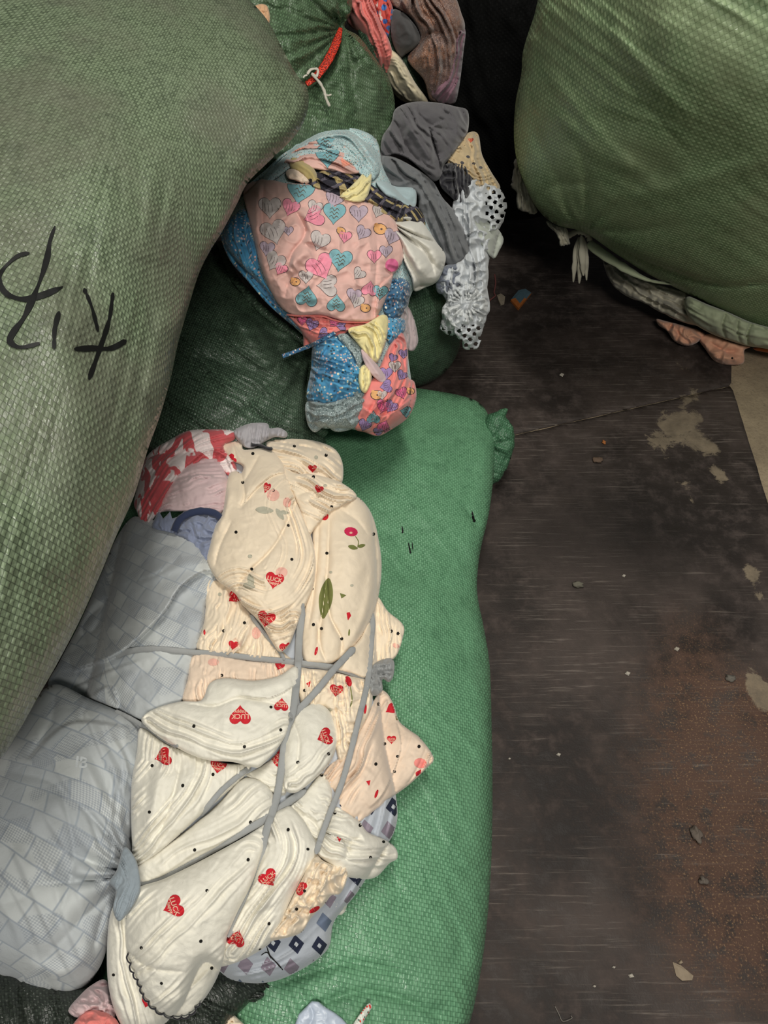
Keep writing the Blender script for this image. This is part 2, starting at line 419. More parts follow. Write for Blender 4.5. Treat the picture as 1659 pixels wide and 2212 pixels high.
def m_flat(name, col, rough=.75, spec=.3, bump=0.0003, bs=500.):
    N = NT(name); return N.set(col=N.mix(N.math('MULTIPLY', N.ramp(N.noise(N.obj(), 120., 2), .4, .7), .35), col, tuple(v*.7 for v in col[:3])+(1,)), rough=rough, spec=spec, nrm=N.bump(N.noise(N.obj(), bs, 2), .3, bump))
def m_spots(name, base, spots, scale, thr=.3, rough=.85, keep=.6, b2=None):
    """small printed specks of several colours"""
    N = NT(name); v = N.uv(20, (1, 1, 1), .006, 30)
    vo = N.n('TexVoronoi', {'Vector': v, 'Scale': scale, 'Randomness': 1.0}, voronoi_dimensions='2D', feature='F1')
    rnd = N.n('SeparateColor', {0: vo.outputs['Color']}); r = rnd.outputs[0]
    cr = N.n('ValToRGB', {0: r}); e = cr.color_ramp; e.interpolation = 'CONSTANT'
    e.elements[0].position = 0; e.elements[0].color = spots[0]; e.elements[1].position = 1/len(spots); e.elements[1].color = spots[1 % len(spots)]
    for i in range(2, len(spots)): q = e.elements.new(i/len(spots)); q.color = spots[i]
    bb = N.mix(N.ramp(N.noise(N.obj(), 22., 3), .4, .65), base, b2 or base)
    m = N.math('MULTIPLY', N.math('LESS_THAN', vo.outputs['Distance'], thr), N.math('LESS_THAN', rnd.outputs[1], keep))
    b = N.bump(N.noise(N.obj(), 900., 2), .35, .0004); b = N.bump(N.noise(N.obj(), 85., 4, .6, .5), .5, .0015, b)
    return N.set(col=N.mix(m, bb, cr.outputs[0]), rough=rough, sheen=.2, nrm=b, spec=.25)
def m_quilt(name):
    N = NT(name); v = N.uv(-33, (1, 1, 1), .010, 9)
    br = N.n('TexBrick', {'Vector': v, 'Color1': C('#c3c7c6'), 'Color2': C('#a5abb0'), 'Mortar': C('#9aa2aa'), 'Scale': 1.0, 'Mortar Size': .0022, 'Mortar Smooth': 1.0, 'Bias': -.1, 'Brick Width': .036, 'Row Height': .034})
    br.offset = .33; br.offset_frequency = 2
    ck = N.n('TexChecker', {'Vector': v, 'Scale': 14.0}); wf = N.n('TexChecker', {'Vector': N.uv(12, (1, 1, 1)), 'Scale': 420.0})
    sel = N.ramp(N.noise(N.uv(-33, (20, 24, 1)), 1.0, 0), .5, .56)
    c = N.mix(N.math('MULTIPLY', N.math('MULTIPLY', wf.outputs[1], sel), .55), br.outputs[0], C('#868d97'))
    c = N.mix(N.math('MULTIPLY', N.ramp(N.noise(N.obj(), 6., 2), .4, .7), .35), c, C('#a4a7aa'))
    b = N.bump(br.outputs['Fac'], .2, .0008); b.node.invert = True
    b = N.bump(N.noise(N.obj(), 70., 4, .6, .5), .5, .0016, b); b = N.bump(N.noise(N.obj(), 900., 2), .3, .0004, b)
    return N.set(col=c, rough=.8, sheen=.3, nrm=b, spec=.25)
G_A = m_weave('olive_weave', C('#77866a'), C('#242c21'), C('#646557'), .0052, 62, rough=.40, dustamt=.65, contrast=1.3)
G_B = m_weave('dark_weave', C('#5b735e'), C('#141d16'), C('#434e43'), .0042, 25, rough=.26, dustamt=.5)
G_C = m_weave('mid_weave', C('#638067'), C('#26382a'), C('#4a5a4c'), .0050, -30, rough=.35)
G_D = m_weave('worn_weave', C('#64805f'), C('#22301f'), C('#5d6a55'), .0048, 35, rough=.33, warp=.03)
G_E = m_weave('bright_weave', C('#74a881'), C('#2b573b'), C('#64906f'), .0047, -12, rough=.33, dustamt=.35, contrast=1.5)
G_F = m_weave('pale_olive_weave', C('#9db38a'), C('#56704b'), C('#85906f'), .0075, 20, rough=.42, dustamt=.6)
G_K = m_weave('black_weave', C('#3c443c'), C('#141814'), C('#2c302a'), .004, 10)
INK = m_flat('marker_ink', C('#0c0d0c'), .6)
BLK = m_flat('black_print', C('#15130f'), .8)
RED = m_flat('red_print', C('#c8222f'), .75)
TXT = m_flat('pale_lettering', C('#e9b9a0'), .75)
PNKP = m_flat('faded_pink_print', C('#eab6a6'), .8)
GRYP = m_flat('faded_grey_print', C('#b9b5a2'), .8)
LEAFP = m_flat('olive_leaf_print', C('#777b45'), .8)
CREAM = m_cloth('cream_cotton', C('#e8d8c0'), C('#e0cfb5'), sc=60)
WHITE = m_cloth('ivory_jacquard', C('#e3dfd2'), C('#d8d4c5'), sc=75, wr=.0009)
PEACHY = m_cloth('peach_cream_cotton', C('#e4cfba'), C('#dac2ab'), sc=60)
GREYB = m_cloth('grey_binding', C('#9a9c9c'), C('#858888'), sc=160, thread=1500)
QUILT = m_quilt('checked_quilt')
SLATE = m_cloth('slate_jersey', C('#8189a0'), C('#6f7890'))
NAVY = m_cloth('navy_band', C('#2c3550'), C('#232a42'), thread=1500)
MAUVE = m_cloth('mauve_jersey', C('#cbb3b4'), C('#b9a0a4'))
RPRT = NT('red_leaf_print'); 
_v = RPRT.uv(50, (30, 14, 1), .02, 20); _n = RPRT.noise(_v, 1.0, 2, .5, .8)
RPRT = RPRT.set(col=RPRT.mix(RPRT.ramp(_n, .49, .52), C('#c9585d'), C('#eadcda')), rough=.85, sheen=.2, nrm=RPRT.bump(RPRT.noise(RPRT.obj(), 120., 4), .5, .0012))
GREYC = m_cloth('grey_cotton', C('#6a6c6e'), C('#595b5e'))
DGREY = m_cloth('charcoal_cotton', C('#4a484d'), C('#3d3b41'))
LGREY = m_cloth('light_grey_cloth', C('#a5a2a6'), C('#8f8c92'))
BLACKC = m_cloth('black_cloth', C('#232228'), C('#19181d'))
PINKB = m_cloth('pale_pink_cotton', C('#d9b0a6'), C('#d1a59c'), sc=80)
SAL = m_cloth('salmon_cotton', C('#e48780'), C('#d87f84'), sc=80)
CORAL = m_cloth('coral_jersey', C('#dd7f78'), C('#d37670'))
LILACP = m_flat('lilac_print', C('#b7a6b4'), .8); GREYP = m_flat('grey_lilac_print', C('#c6bcb9'), .8); BLUEP = m_flat('blue_print', C('#7fb0b8'), .8)
PURP = m_flat('purple_print', C('#9c83b4'), .8); HOTP = m_flat('hot_pink_print', C('#e0709a'), .8); PINKP = m_flat('pink_print', C('#ea92a6'), .8); YELP = m_flat('tan_print', C('#e0aa72'), .8)
LINEP = m_flat('print_line', C('#574a4c'), .8); SCRB = m_flat('brown_scribble', C('#6d6152'), .8)
BLUEF = m_spots('blue_floral', C('#4f96bd'), [C('#e9e7c9'), C('#d9b8b4'), C('#274c5c'), C('#8fb7c9')], 150., .34, keep=.5, b2=C('#3c7da6'))
NAVYF = m_spots('navy_floral', C('#3d6a8c'), [C('#e5e1cf'), C('#c9a59c'), C('#1c3346'), C('#7fa9c4')], 150., .34, keep=.5, b2=C('#2b5273'))
SPECK = m_spots('pale_speckle', C('#b6cdcd'), [C('#5f7478'), C('#c9a79c'), C('#7ea3a9'), C('#4e5c60')], 260., .3, keep=.6, b2=C('#a5bdc0'))
GSPECK = m_spots('grey_speckle', C('#8e9c9c'), [C('#4a5557'), C('#c3cfcf'), C('#5c6a6d')], 330., .3, keep=.6, b2=C('#7d8b8b'))
BROWNS = m_spots('brown_speckle', C('#7d6760'), [C('#a8938a'), C('#4d3c38'), C('#8f6a55')], 260., .32, keep=.7, b2=C('#8c6652'))
YEL = m_cloth('butter_cotton', C('#e3d79f'), C('#d6c98f'))
KHAKI = m_cloth('khaki_cotton', C('#b1a06c'), C('#9c8a58'))
def m_plaid():
    N = NT('dark_plaid'); v = N.uv(40, (26, 26, 1), .01, 20); s = N.n('SeparateXYZ', {0: v})
    a = N.math('LESS_THAN', N.math('FRACT', s.outputs[0]), .3); b = N.math('LESS_THAN', N.math('FRACT', s.outputs[1]), .25)
    c = N.mix(a, C('#25232e'), C('#a8976a')); c = N.mix(b, c, C('#5a5560'))
    return N.set(col=c, rough=.85, nrm=N.bump(N.noise(N.obj(), 120., 4), .5, .0012))
PLAID = m_plaid()
WHT = m_cloth('white_cotton', C('#d9d6cc'), C('#c9c6bc'))
LACE = m_cloth('white_lace', C('#c9cdd0'), C('#a9aeb4'), sc=200)
PALEB = m_cloth('pale_blue_grey_cloth', C('#a9bcc0'), C('#98abb0'))
CREMT = m_cloth('tan_cream_cloth', C('#c9b48e'), C('#a98f68'))
DIRTW = m_cloth('soiled_white_cloth', C('#b7b2a0'), C('#8f8a7a'), patch=.8)
HEMG = m_cloth('pale_green_hem', C('#a9b193'), C('#8d9579'), patch=.6)
PEACH = m_cloth('peach_cloth', C('#d9a588'), C('#c68f76'))
REDNET = NT('red_net'); _v = REDNET.uv(0, (1, 1, 1)); _w = REDNET.n('TexVoronoi', {'Vector': REDNET.obj(), 'Scale': 320.})
REDNET = REDNET.set(col=REDNET.mix(REDNET.ramp(_w.outputs[0], .3, .6), C('#5a0f0a'), C('#d63a22')), rough=.5, nrm=REDNET.bump(_w.outputs[0], .8, .002))
STRING = m_cloth('white_string', C('#c9c3b5'), C('#aaa496'), sc=300)
DIAP = m_cloth('diamond_print_ground', C('#b4bac2'), C('#a0a7b2'))
DNAVY = m_flat('navy_diamond', C('#2b3147'), .8); DMAU = m_flat('mauve_diamond', C('#8f8491'), .8); DGRY = m_flat('grey_diamond', C('#6f7c92'), .8); DLT = m_flat('pale_diamond', C('#c6cbd0'), .8)
PLAST = m_flat('pale_plastic', C('#b9c4d4'), .35, .5)

G_KN = m_weave('shaded_green_weave', C('#5c8a69'), C('#24472f'), C('#3f6b4c'), .0047, 30)
# ------------------------------------------------------------------ the place: floor, worn floor sheets, dark walls
def m_floor():
    N = NT('dark_sheet'); ob = N.n('Attribute', attribute_name='wp', attribute_type='GEOMETRY').outputs['Vector']
    at = N.n('Attribute', attribute_name='stain_and_dark', attribute_type='GEOMETRY'); s = N.n('SeparateColor', {0: at.outputs['Color']})
    n1 = N.noise(ob, 3.0, 5, .6, .4); n2 = N.noise(ob, 22., 6, .7); n3 = N.noise(ob, 260., 3, .6)
    def scr(rot, sx, sy, dist=0):
        mp = N.n('Mapping', {'Vector': ob, 'Rotation': (0, 0, math.radians(rot)), 'Scale': (sx, sy, 1)}); return N.noise(mp, 1.0, 5, .7, dist)
    s1 = scr(5, 6, 150); s2 = scr(-38, 7, 190, .2); s3 = scr(50, 10, 160)
    c = N.mix(N.ramp(n1, .35, .68), C('#2b2522'), C('#4f4540'))
    c = N.mix(N.math('MULTIPLY', N.ramp(n2, .45, .72), .6), c, C('#5c514c'))
    sc = N.math('ADD', N.math('MULTIPLY', N.ramp(s1, .56, .74), N.ramp(N.noise(ob, 4.5, 2), .48, .62)), N.math('MULTIPLY', N.ramp(s2, .53, .7), N.ramp(N.noise(ob, 3.1, 2), .40, .56)))
    sc = N.math('ADD', sc, N.math('MULTIPLY', N.ramp(s3, .62, .76), N.ramp(N.noise(ob, 5.3, 2), .5, .62)))
    c = N.mix(N.math('MINIMUM', N.math('MULTIPLY', sc, .6), .6), c, C('#8a7f76'))
    ru = N.math('MULTIPLY', s.outputs[0], N.ramp(N.math('ADD', n2, N.math('MULTIPLY', n3, .25)), .45, .75))
    c = N.mix(N.math('MINIMUM', N.math('MULTIPLY', ru, 1.0), .62), c, C('#5f4334'))
    gr = N.math('MULTIPLY', N.ramp(n3, .56, .68), s.outputs[0]); c = N.mix(N.math('MULTIPLY', gr, .6), c, C('#a3835f'))
    pa = N.math('ADD', s.outputs[1], N.math('MULTIPLY', N.math('SUBTRACT', N.noise(ob, 16., 6, .75, .5), .5), 1.3))
    c = N.mix(N.math('MULTIPLY', N.ramp(pa, .42, .56), .75), c, N.mix(N.ramp(n2, .3, .7), C('#7d7160'), C('#9a8b74')))
    dk = N.math('MULTIPLY', s.outputs[2], .75); c = N.mix(dk, c, C('#171311'))  # third channel darkens its patches towards near black
    b = N.bump(N.math('ADD', N.math('MULTIPLY', n3, .5), N.math('ADD', n2, N.math('MULTIPLY', sc, .3))), .5, .002)
    return N.set(col=c, rough=N.ramp(n2, .3, .7, .5, .8), spec=.3, nrm=b)
def m_conc(name, a, bcol):
    N = NT(name); ob = N.obj(); n1 = N.noise(ob, 9., 6, .7); n2 = N.noise(ob, 120., 4, .6)
    c = N.mix(N.ramp(n1, .3, .7), C(a), C(bcol)); c = N.mix(N.math('MULTIPLY', N.ramp(n2, .5, .7), .35), c, C('#5e5446'))
    return N.set(col=c, rough=.92, nrm=N.bump(N.math('ADD', n1, N.math('MULTIPLY', n2, .5)), .7, .006))
M_SHEET = m_floor(); M_CONC = m_conc('sandy_concrete', '#a8977c', '#8b7c66'); M_WALL = m_conc('unlit_dark_plaster', '#1c1a19', '#121110')  # wall colour kept near black to stand in for the unlit background
def quadbox(name, corners, z0, z1, mat):
    V = [(x, y, z1) for x, y in corners]+[(x, y, z0) for x, y in corners]; n = len(corners)
    F = [list(range(n)), list(reversed(range(n, 2*n)))]+[[(i+1) % n, i, i+n, (i+1) % n+n] for i in range(n)]
    return link_mesh(name, V, F, [mat], smooth=False)
o = quadbox('floor', [(-2.4, -1.2), (2.6, -1.2), (2.6, 3.6), (-2.4, 3.6)], -.1, -.006, M_CONC); o['kind'] = 'structure'
o = quadbox('wall_back', [(-2.4, 3.6), (2.6, 3.6), (2.6, 3.7), (-2.4, 3.7)], -.1, 3.1, M_WALL); o['kind'] = 'structure'
o = quadbox('wall_left', [(-2.5, -1.2), (-2.4, -1.2), (-2.4, 4.3), (-2.5, 4.3)], -.1, 3.1, M_WALL); o['kind'] = 'structure'
e1 = P(1580, 830, 0)[:2]; e2 = P(1659, 1085, 0)[:2]; sA = P(1112, 938, 0)[:2]; sB = P(1500, 850, 0)[:2]
def isect(a, b, c, d):
    r = b-a; q = d-c; t = ((c[0]-a[0])*q[1]-(c[1]-a[1])*q[0])/(r[0]*q[1]-r[1]*q[0]); return a+r*t
ed = (e2-e1)/np.linalg.norm(e2-e1); sd_ = (sB-sA)/np.linalg.norm(sB-sA); X = isect(e1, e2, sA, sB); L0 = X-sd_*(X[0]+1.9)/sd_[0]
gap = np.array([0, .0025])
FLOOR_MARKS = []   # rust and beige stains, plus darkened patches: (px, py, radius_px, kind, amount)
for q in [(1575, 1640, 110, 0, 1.), (1500, 1520, 90, 0, .8), (1640, 1560, 70, 0, 1.2), (1600, 1850, 110, 0, .9), (1540, 2000, 110, 0, .7), (1640, 1980, 90, 0, .8), (1480, 1750, 120, 0, .6), (1500, 1380, 60, 0, .4),
          (1450, 930, 50, 1, .55), (1490, 905, 45, 1, .55), (1535, 975, 35, 1, .5), (1420, 960, 35, 1, .4), (1500, 850, 30, 1, .5), (1470, 790, 34, 1, .45), (1558, 1030, 22, 1, .6), (1490, 1055, 45, 1, .38), (1625, 1240, 26, 1, .7), (1640, 1290, 20, 1, .6), (1648, 1500, 34, 1, .95), (1620, 1455, 20, 1, .5), (1628, 1400, 18, 1, .5), (1560, 1130, 26, 1, .4), (1120, 620, 40, 1, .3),
          (1170, 1150, 80, 2, .6), (1300, 1140, 120, 2, .7), (1420, 1180, 110, 2, .6), (1130, 760, 90, 2, .55), (1250, 1000, 80, 2, .45), (1290, 740, 100, 2, .35), (1240, 1780, 110, 2, .35), (1380, 1640, 80, 2, .2), (1100, 1500, 50, 2, .3)]:
    w = P(q[0], q[1], 0); t = tz(q[0], q[1], 0); FLOOR_MARKS.append((w[0], w[1], q[2]*t/FPX, q[2]*t/FPX*1.25, q[3], q[4]))
def sheet(name, corners, label, seed):
    poly = np.array(corners); lo = poly.min(0); hi = poly.max(0)
    x, y, d, faces, _, _ = gridpoly(poly, .012); faces = [f for f in faces if f]
    n = len(x); z = .0006*fbm(x*6, y*6, seed) - .003*np.exp(-np.clip(d, 0, 1)/.006)*(.5+noise(x*40, y*40, seed+3))
    used = np.zeros(n, bool)
    for f in faces: used[list(f)] = True
    mp = np.cumsum(used)-1; k = int(used.sum()); F = []; ed_ = {}
    for f in faces:
        g = [int(mp[i]) for i in f]
        a = sum(x[f[i]]*y[f[(i+1) % len(f)]]-x[f[(i+1) % len(f)]]*y[f[i]] for i in range(len(f)))
        if a < 0: g.reverse()
        F.append(g)
        for i in range(len(g)):
            p, q = g[i], g[(i+1) % len(g)]
            if (q, p) in ed_: del ed_[(q, p)]
            else: ed_[(p, q)] = 1
    F += [[q, p, p+k, q+k] for p, q in ed_]
    V = np.stack([x, y, z], 1)[used]; V2 = V.copy(); V2[:, 2] = -.0058
    F.append([]) if False else None
    o = link_mesh(name, np.concatenate([V, V2]), F, [M_SHEET])
    al = np.concatenate([V, V2]); st = np.zeros((len(al), 4)); st[:, 3] = 1
    for cx, cy, rx, ry, kd, am in FLOOR_MARKS: st[:, kd] += am*np.exp(-((al[:, 0]-cx)/rx)**2-((al[:, 1]-cy)/ry)**2)
    st = np.clip(st, 0, 1); ca = o.data.attributes.new('stain_and_dark', 'FLOAT_COLOR', 'POINT'); ca.data.foreach_set('color', st.ravel())
    wa = o.data.attributes.new('wp', 'FLOAT_VECTOR', 'POINT'); wa.data.foreach_set('vector', al.ravel())
    props(o, label, 'floor sheet', 'worn floor sheets')
    return o
near_end = e1+ed*2.6
sheet('floor_sheet', [tuple(L0-gap), tuple(X-gap), tuple(near_end), (near_end[0], -.9), (-1.9, -.9)], 'dark scuffed floor sheet with rust stains, on the camera side of the seam', 1)
far = e1-ed*((2.9-e1[1])/(-ed[1]) if ed[1] < 0 else 1.)
sheet('floor_sheet', [tuple(L0+gap), (-1.9, 3.55), (float((e1-ed*2.0)[0])+.4, 3.55), tuple(X+gap)], 'dark floor sheet beyond the seam, running back under the pale olive sack', 2)
# ------------------------------------------------------------------ the large woven sacks
A_out = [(478, -60), (530, -10), (575, 40), (600, 85), (640, 160), (664, 190), (664, 240), (640, 290), (585, 345), (535, 395), (512, 440), (480, 500), (455, 540), (430, 590), (408, 660), (385, 740), (368, 820), (345, 900), (318, 975), (290, 1070), (250, 1160), (215, 1245), (170, 1345), (120, 1440), (85, 1500), (40, 1580), (-10, 1650), (-120, 1730), (-330, 1700), (-560, 1400), (-680, 900), (-640, 300), (-420, -160), (-80, -330), (250, -260), (400, -150)]
A = Form(A_out, plane((30, 1600, .80), (420, 80, .98), (-500, 800, .92)), .26, .42, folds=[
    ('n', 26, 300, 3), ('s', 22, 40, [(700, 220), (620, 320), (540, 400)]), ('v', 14, 16, [(600, 120), (618, 180), (640, 240)]), ('r', 12, 60, [(520, 30), (560, 150), (560, 330)]),
    ('v', 12, 30, [(500, 480), (560, 350), (610, 290)]), ('r', 14, 70, [(60, 560), (180, 900), (150, 1250)]), ('v', 12, 90, [(330, 560), (300, 800), (230, 1050)]), ('p', 3.5, 42, 105, 4), ('b', 26, 170, 330, 170, 220, 20), ('b', -20, 420, 500, 80, 200, 20), ('b', 18, 470, 150, 120, 90, 20)], rimfade=30)
st = []
for pts, w in [([(119, 488), (108, 520), (101, 560), (84, 612), (66, 655), (50, 688), (28, 718), (22, 738), (45, 750), (86, 741)], 11), ([(64, 546), (36, 554), (6, 582), (-2, 606), (14, 634), (50, 646), (92, 637), (136, 619)], 10),
               ([(128, 672), (118, 712), (117, 754)], 10), ([(181, 622), (198, 662), (212, 716)], 8), ([(244, 632), (236, 690), (216, 752), (192, 820)], 11), ([(160, 754), (200, 752), (240, 752), (273, 735)], 10)]:
    st.append(stroke(pts, w*1.25, INK, 3, sd=len(st)+1))
build('woven_sack', A, [G_A], 6, .34, decals=st, label='big olive green woven sack with black handwritten marks, nearest on the left', cat='sack')
E_out = [(560, 800), (700, 805), (800, 822), (900, 838), (985, 852), (1035, 870), (1058, 905), (1068, 960), (1066, 1030), (1056, 1110), (1036, 1200), (1031, 1280), (1046, 1360), (1058, 1440), (1062, 1560), (1064, 1700), (1062, 1840), (1055, 1960), (1040, 2090), (1014, 2212), (970, 2330), (860, 2450), (600, 2500), (330, 2440), (180, 2250), (130, 1900), (140, 1500), (200, 1150), (330, 900)]
E = Form(E_out, plane((1050, 900, .13), (1060, 2000, .20), (300, 1500, .20)), .17, .5, folds=[
    ('n', 14, 170, 7), ('r', 10, 55, [(900, 1150), (930, 1400), (900, 1650)]), ('v', 9, 60, [(1040, 1230), (960, 1270), (860, 1230)]), ('b', 16, 930, 960, 110, 90, 0), ('b', 14, 950, 1600, 100, 260, 0), ('b', -10, 850, 1200, 60, 60, 0),
    ('v', 14, 12, [(1000, 1090), (1030, 1130), (1040, 1180)]), ('v', 9, 14, [(590, 2130), (760, 2080), (900, 2120)]), ('v', 11, 12, [(640, 2190), (800, 2140), (960, 2200)]), ('p', 3.0, 40, 60, 4), ('f', 5, 13, 1062, 930, 60, 3), ('v', 6, 14, [(860, 1140), (870, 1200), (880, 1260)])], rimfade=30)
eo = build('woven_sack', E, [G_E], 5, .2, decals=[stroke(p, w, INK, 1, 2, 3) for p, w in (([(868, 1136), (870, 1146), (869, 1152)], 4), ([(882, 1172), (885, 1186), (887, 1196)], 4), ([(890, 1170), (892, 1190)], 3), ([(1020, 1105), (1022, 1118), (1026, 1128)], 6))], label='bright green woven sack lying on the floor under the cream clothes bundle', cat='sack')
K = Form([(1048, 905), (1070, 888), (1098, 884), (1092, 900), (1104, 915), (1113, 945), (1106, 985), (1090, 1020), (1066, 1045), (1050, 1020), (1040, 960)], facing(1075, 950, .12), .03, .5, folds=[('f', 12, 9, 1050, 960, 60, 8), ('c', 7, 16, 3)], fray=2)
build('tied_corner', K, [G_KN], 3, .04, parent=eo)
F_out = [(1190, -60), (1152, 40), (1130, 110), (1126, 160), (1114, 220), (1110, 290), (1116, 345), (1130, 390), (1160, 450), (1200, 485), (1262, 502), (1330, 548), (1400, 592), (1480, 632), (1560, 676), (1659, 728), (1780, 780), (1950, 700), (2080, 400), (2060, 60), (1900, -200), (1600, -310), (1350, -240)]
Fk = Form(F_out, plane((1180, 100, .86), (1640, 640, .20), (1250, 500, .36)), .34, .45, folds=[
    ('n', 26, 230, 13), ('f', 20, 9, 1258, 502, 120, 5), ('v', 14, 12, [(1150, 440), (1200, 400), (1290, 400)]), ('r', 14, 16, [(1200, 240), (1290, 330), (1370, 370)]), ('r', 10, 14, [(1180, 150), (1300, 300), (1420, 400)]), ('r', 12, 18, [(1320, 60), (1420, 180), (1500, 260)]),
    ('v', 9, 14, [(1300, 120), (1400, 230), (1480, 330)]), ('v', 12, 18, [(1140, 180), (1150, 260), (1170, 340)]), ('r', 14, 22, [(1270, 500), (1340, 430), (1480, 400), (1700, 330)]), ('p', 4, 40, 35, 4), ('s', 34, 14, [(1720, 600), (1640, 612), (1560, 615), (1480, 596), (1400, 566), (1330, 530), (1270, 504)]), ('v', 26, 8, [(1262, 500), (1330, 528), (1400, 564), (1480, 594), (1560, 613), (1640, 610), (1720, 598)]), ('b', 30, 1500, 150, 200, 170, 20)], rimfade=22)
fo = build('woven_sack', Fk, [G_F], 6, .45, label='plump pale olive woven sack at the upper right', cat='sack')
B_out = [(300, 760), (340, 640), (400, 560), (470, 520), (490, 560), (540, 620), (600, 680), (668, 722), (672, 770), (662, 830), (668, 890), (700, 936), (690, 990), (560, 1040), (380, 1020), (290, 920)]
B = Form(B_out, plane((680, 900, .36), (450, 560, .50), (350, 950, .40)), .12, .5, folds=[
    ('n', 18, 120, 21), ('g', 10, 14, [(470, 560), (560, 660), (680, 735)], 5), ('f', 14, 13, 672, 745, 150, 6), ('r', 22, 22, [(480, 640), (560, 760), (640, 830)]), ('v', 22, 18, [(420, 760), (540, 800), (650, 790)]), ('v', 16, 16, [(590, 700), (600, 780), (560, 830)]), ('r', 14, 20, [(500, 700), (590, 720), (660, 742)])], rimfade=14)
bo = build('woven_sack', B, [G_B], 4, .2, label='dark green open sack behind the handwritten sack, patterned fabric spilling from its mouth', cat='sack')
Cc = Form([(780, 640), (860, 610), (940, 600), (985, 640), (1000, 700), (990, 760), (960, 805), (915, 832), (870, 836), (800, 820), (700, 780)], plane((960, 800, .08), (880, 640, .34), (700, 780, .2)), .10, .5, folds=[('n', 16, 60, 22), ('g', 8, 16, [(870, 620), (930, 720), (900, 830)], 7), ('c', 5, 40, 5)], rimfade=10)
build('woven_sack', Cc, [G_C], 4, .12, label='small green sack behind the patterned fabric, under the white lace', cat='sack')
D_out = [(470, -60), (600, -120), (700, -90), (752, -30), (760, 20), (744, 58), (775, 78), (808, 122), (840, 172), (853, 225), (846, 290), (820, 360), (700, 430), (520, 440), (440, 300), (430, 60)]
D = Form(D_out, plane((740, 60, .84), (820, 320, .62), (480, 200, .80)), .10, .5, folds=[
    ('n', 22, 90, 31), ('v', 40, 12, [(742, 40), (722, 100), (706, 150), (664, 186), (640, 220)]), ('f', 20, 14, 742, 62, 110, 3), ('v', 26, 12, [(740, 60), (690, 30), (660, -20)]), ('r', 14, 18, [(740, 70), (800, 150), (820, 240)]), ('c', 9, 34, 6)], rimfade=8)
do = build('woven_sack', D, [G_D], 4, .3, label='worn green sack behind the handwritten one, its neck tied with a red strap', cat='sack')
D2 = Form([(770, 20), (840, 10), (860, 60), (930, 130), (965, 175), (930, 200), (860, 190), (800, 160)], plane((850, 30, .80), (930, 190, .62), (800, 150, .70)), .05, .5, folds=[('n', 12, 40, 3), ('g', 8, 14, [(850, 20), (880, 100), (960, 190)], 4)])
build('woven_sack', D2, [G_C], 4, .2, label='green sack edge glimpsed between coral and brown speckled fabric at the top', cat='sack')
Gk = Form([(-80, 2090), (120, 2130), (300, 2120), (440, 2050), (530, 2080), (590, 2125), (540, 2165), (480, 2230), (440, 2330), (200, 2400), (-120, 2330)], plane((0, 2150, .42), (560, 2130, .39), (200, 2350, .40)), .05, .5, folds=[('n', 12, 80, 4), ('g', 8, 16, [(430, 2090), (520, 2120), (600, 2170)], 2)])
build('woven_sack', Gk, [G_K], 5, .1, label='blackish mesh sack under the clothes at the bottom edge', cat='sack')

Nk = Form([(800, -160), (950, -260), (1150, -300), (1320, -200), (1340, 100), (1330, 330), (1260, 420), (1160, 470), (1040, 470), (960, 420), (850, 300), (800, 100)], facing(1060, 380, .25, 10), .25, .45, folds=[('n', 30, 120, 3), ('g', 10, 40, [(1000, -100), (1150, 400)], 3)])  # filler sack added so the gap behind reads as dark
G_N = m_weave('gap_darkness_weave', C('#090a09'), C('#050505'), C('#070707'), .006, 10, rough=.85)  # darkness of the gap put into the weave colour
build('woven_sack', Nk, [G_N], 8, .25, label='added sack coloured near black to darken the unlit gap left of the pale olive sack', cat='sack')
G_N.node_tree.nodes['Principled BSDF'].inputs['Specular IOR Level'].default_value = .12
# ------------------------------------------------------------------ cloth
def Zf(ox, oy, s): return lambda *p: [(ox+x*s, oy+y*s) for x, y in p]
Z2 = Zf(500, 0, .3918); Z3 = Zf(450, 250, .4219); Z4 = Zf(1000, 0, .3972); Z5 = Zf(250, 850, .3918); Z6 = Zf(0, 1050, .3014); Z7 = Zf(250, 1350, .4219); Z8 = Zf(0, 1600, .663)
def cloth(name, outline, base, H, mat, folds, label, cat='cloth', decals=(), step=4, edge=2.0, p=.4, Hb=.03, back=None, fray=0, sm=5, fade=7, group=None, parent=None, holes=None, sd=1):
    f = Form(outline, base, H*1e-3, p, folds, edge*1e-3, sm, fade, fray, sd)
    step = max(2.0, step-.8)
    q = f.poly.mean(0); k = min(float(np.ravel(base(np.array([q[0]]), np.array([q[1]])))[0]), 2.2)**1.25*1.12
    f.folds = [tuple([g[0], g[1]*k]+list(g[2:])) for g in folds]+[('c', 1.3*k, 46, sd+20), ('c', .7*k, 17, sd+30)]
    f.H *= max(1, k*.85)
    if back is None and getattr(base, 'form', None) is not None and Hb == .03:
        if base.off > .001: back = lay(base.form, 0)
        else: Hb = .012
    build(name, f, [mat], step, Hb, back, decals, parent, holes, True, label, cat, group)
    return f
def heart(cx, cy, sz, rot, text=True, mat=None, sx=1, part=None):
    sz = sz*1.12
    out = [dpoly(xf(HEART, cx, cy, sz, rot, sx), mat or RED, 1, 2.5)]
    if text:
        a = math.radians(rot); c, s = math.cos(a), math.sin(a)
        out.append(dtext('LUCK', cx+.06*sz*s*1, cy-.06*sz*c, sz*.32, rot, TXT, 2, sx)); out.append(dtext('happy', cx-.14*sz*s, cy+.14*sz*c, sz*.22, rot, TXT, 2, sx))
    return out
def dots(*p, r=7): return [(lambda q: (np.concatenate([q, [[x, y]]]), [(i, (i+1) % 12, 12) for i in range(12)], BLK, 1))(xf(DISC, x, y, r, 20, 1, .85+.3*((x*7+y) % 5)/5)) for x, y in p]
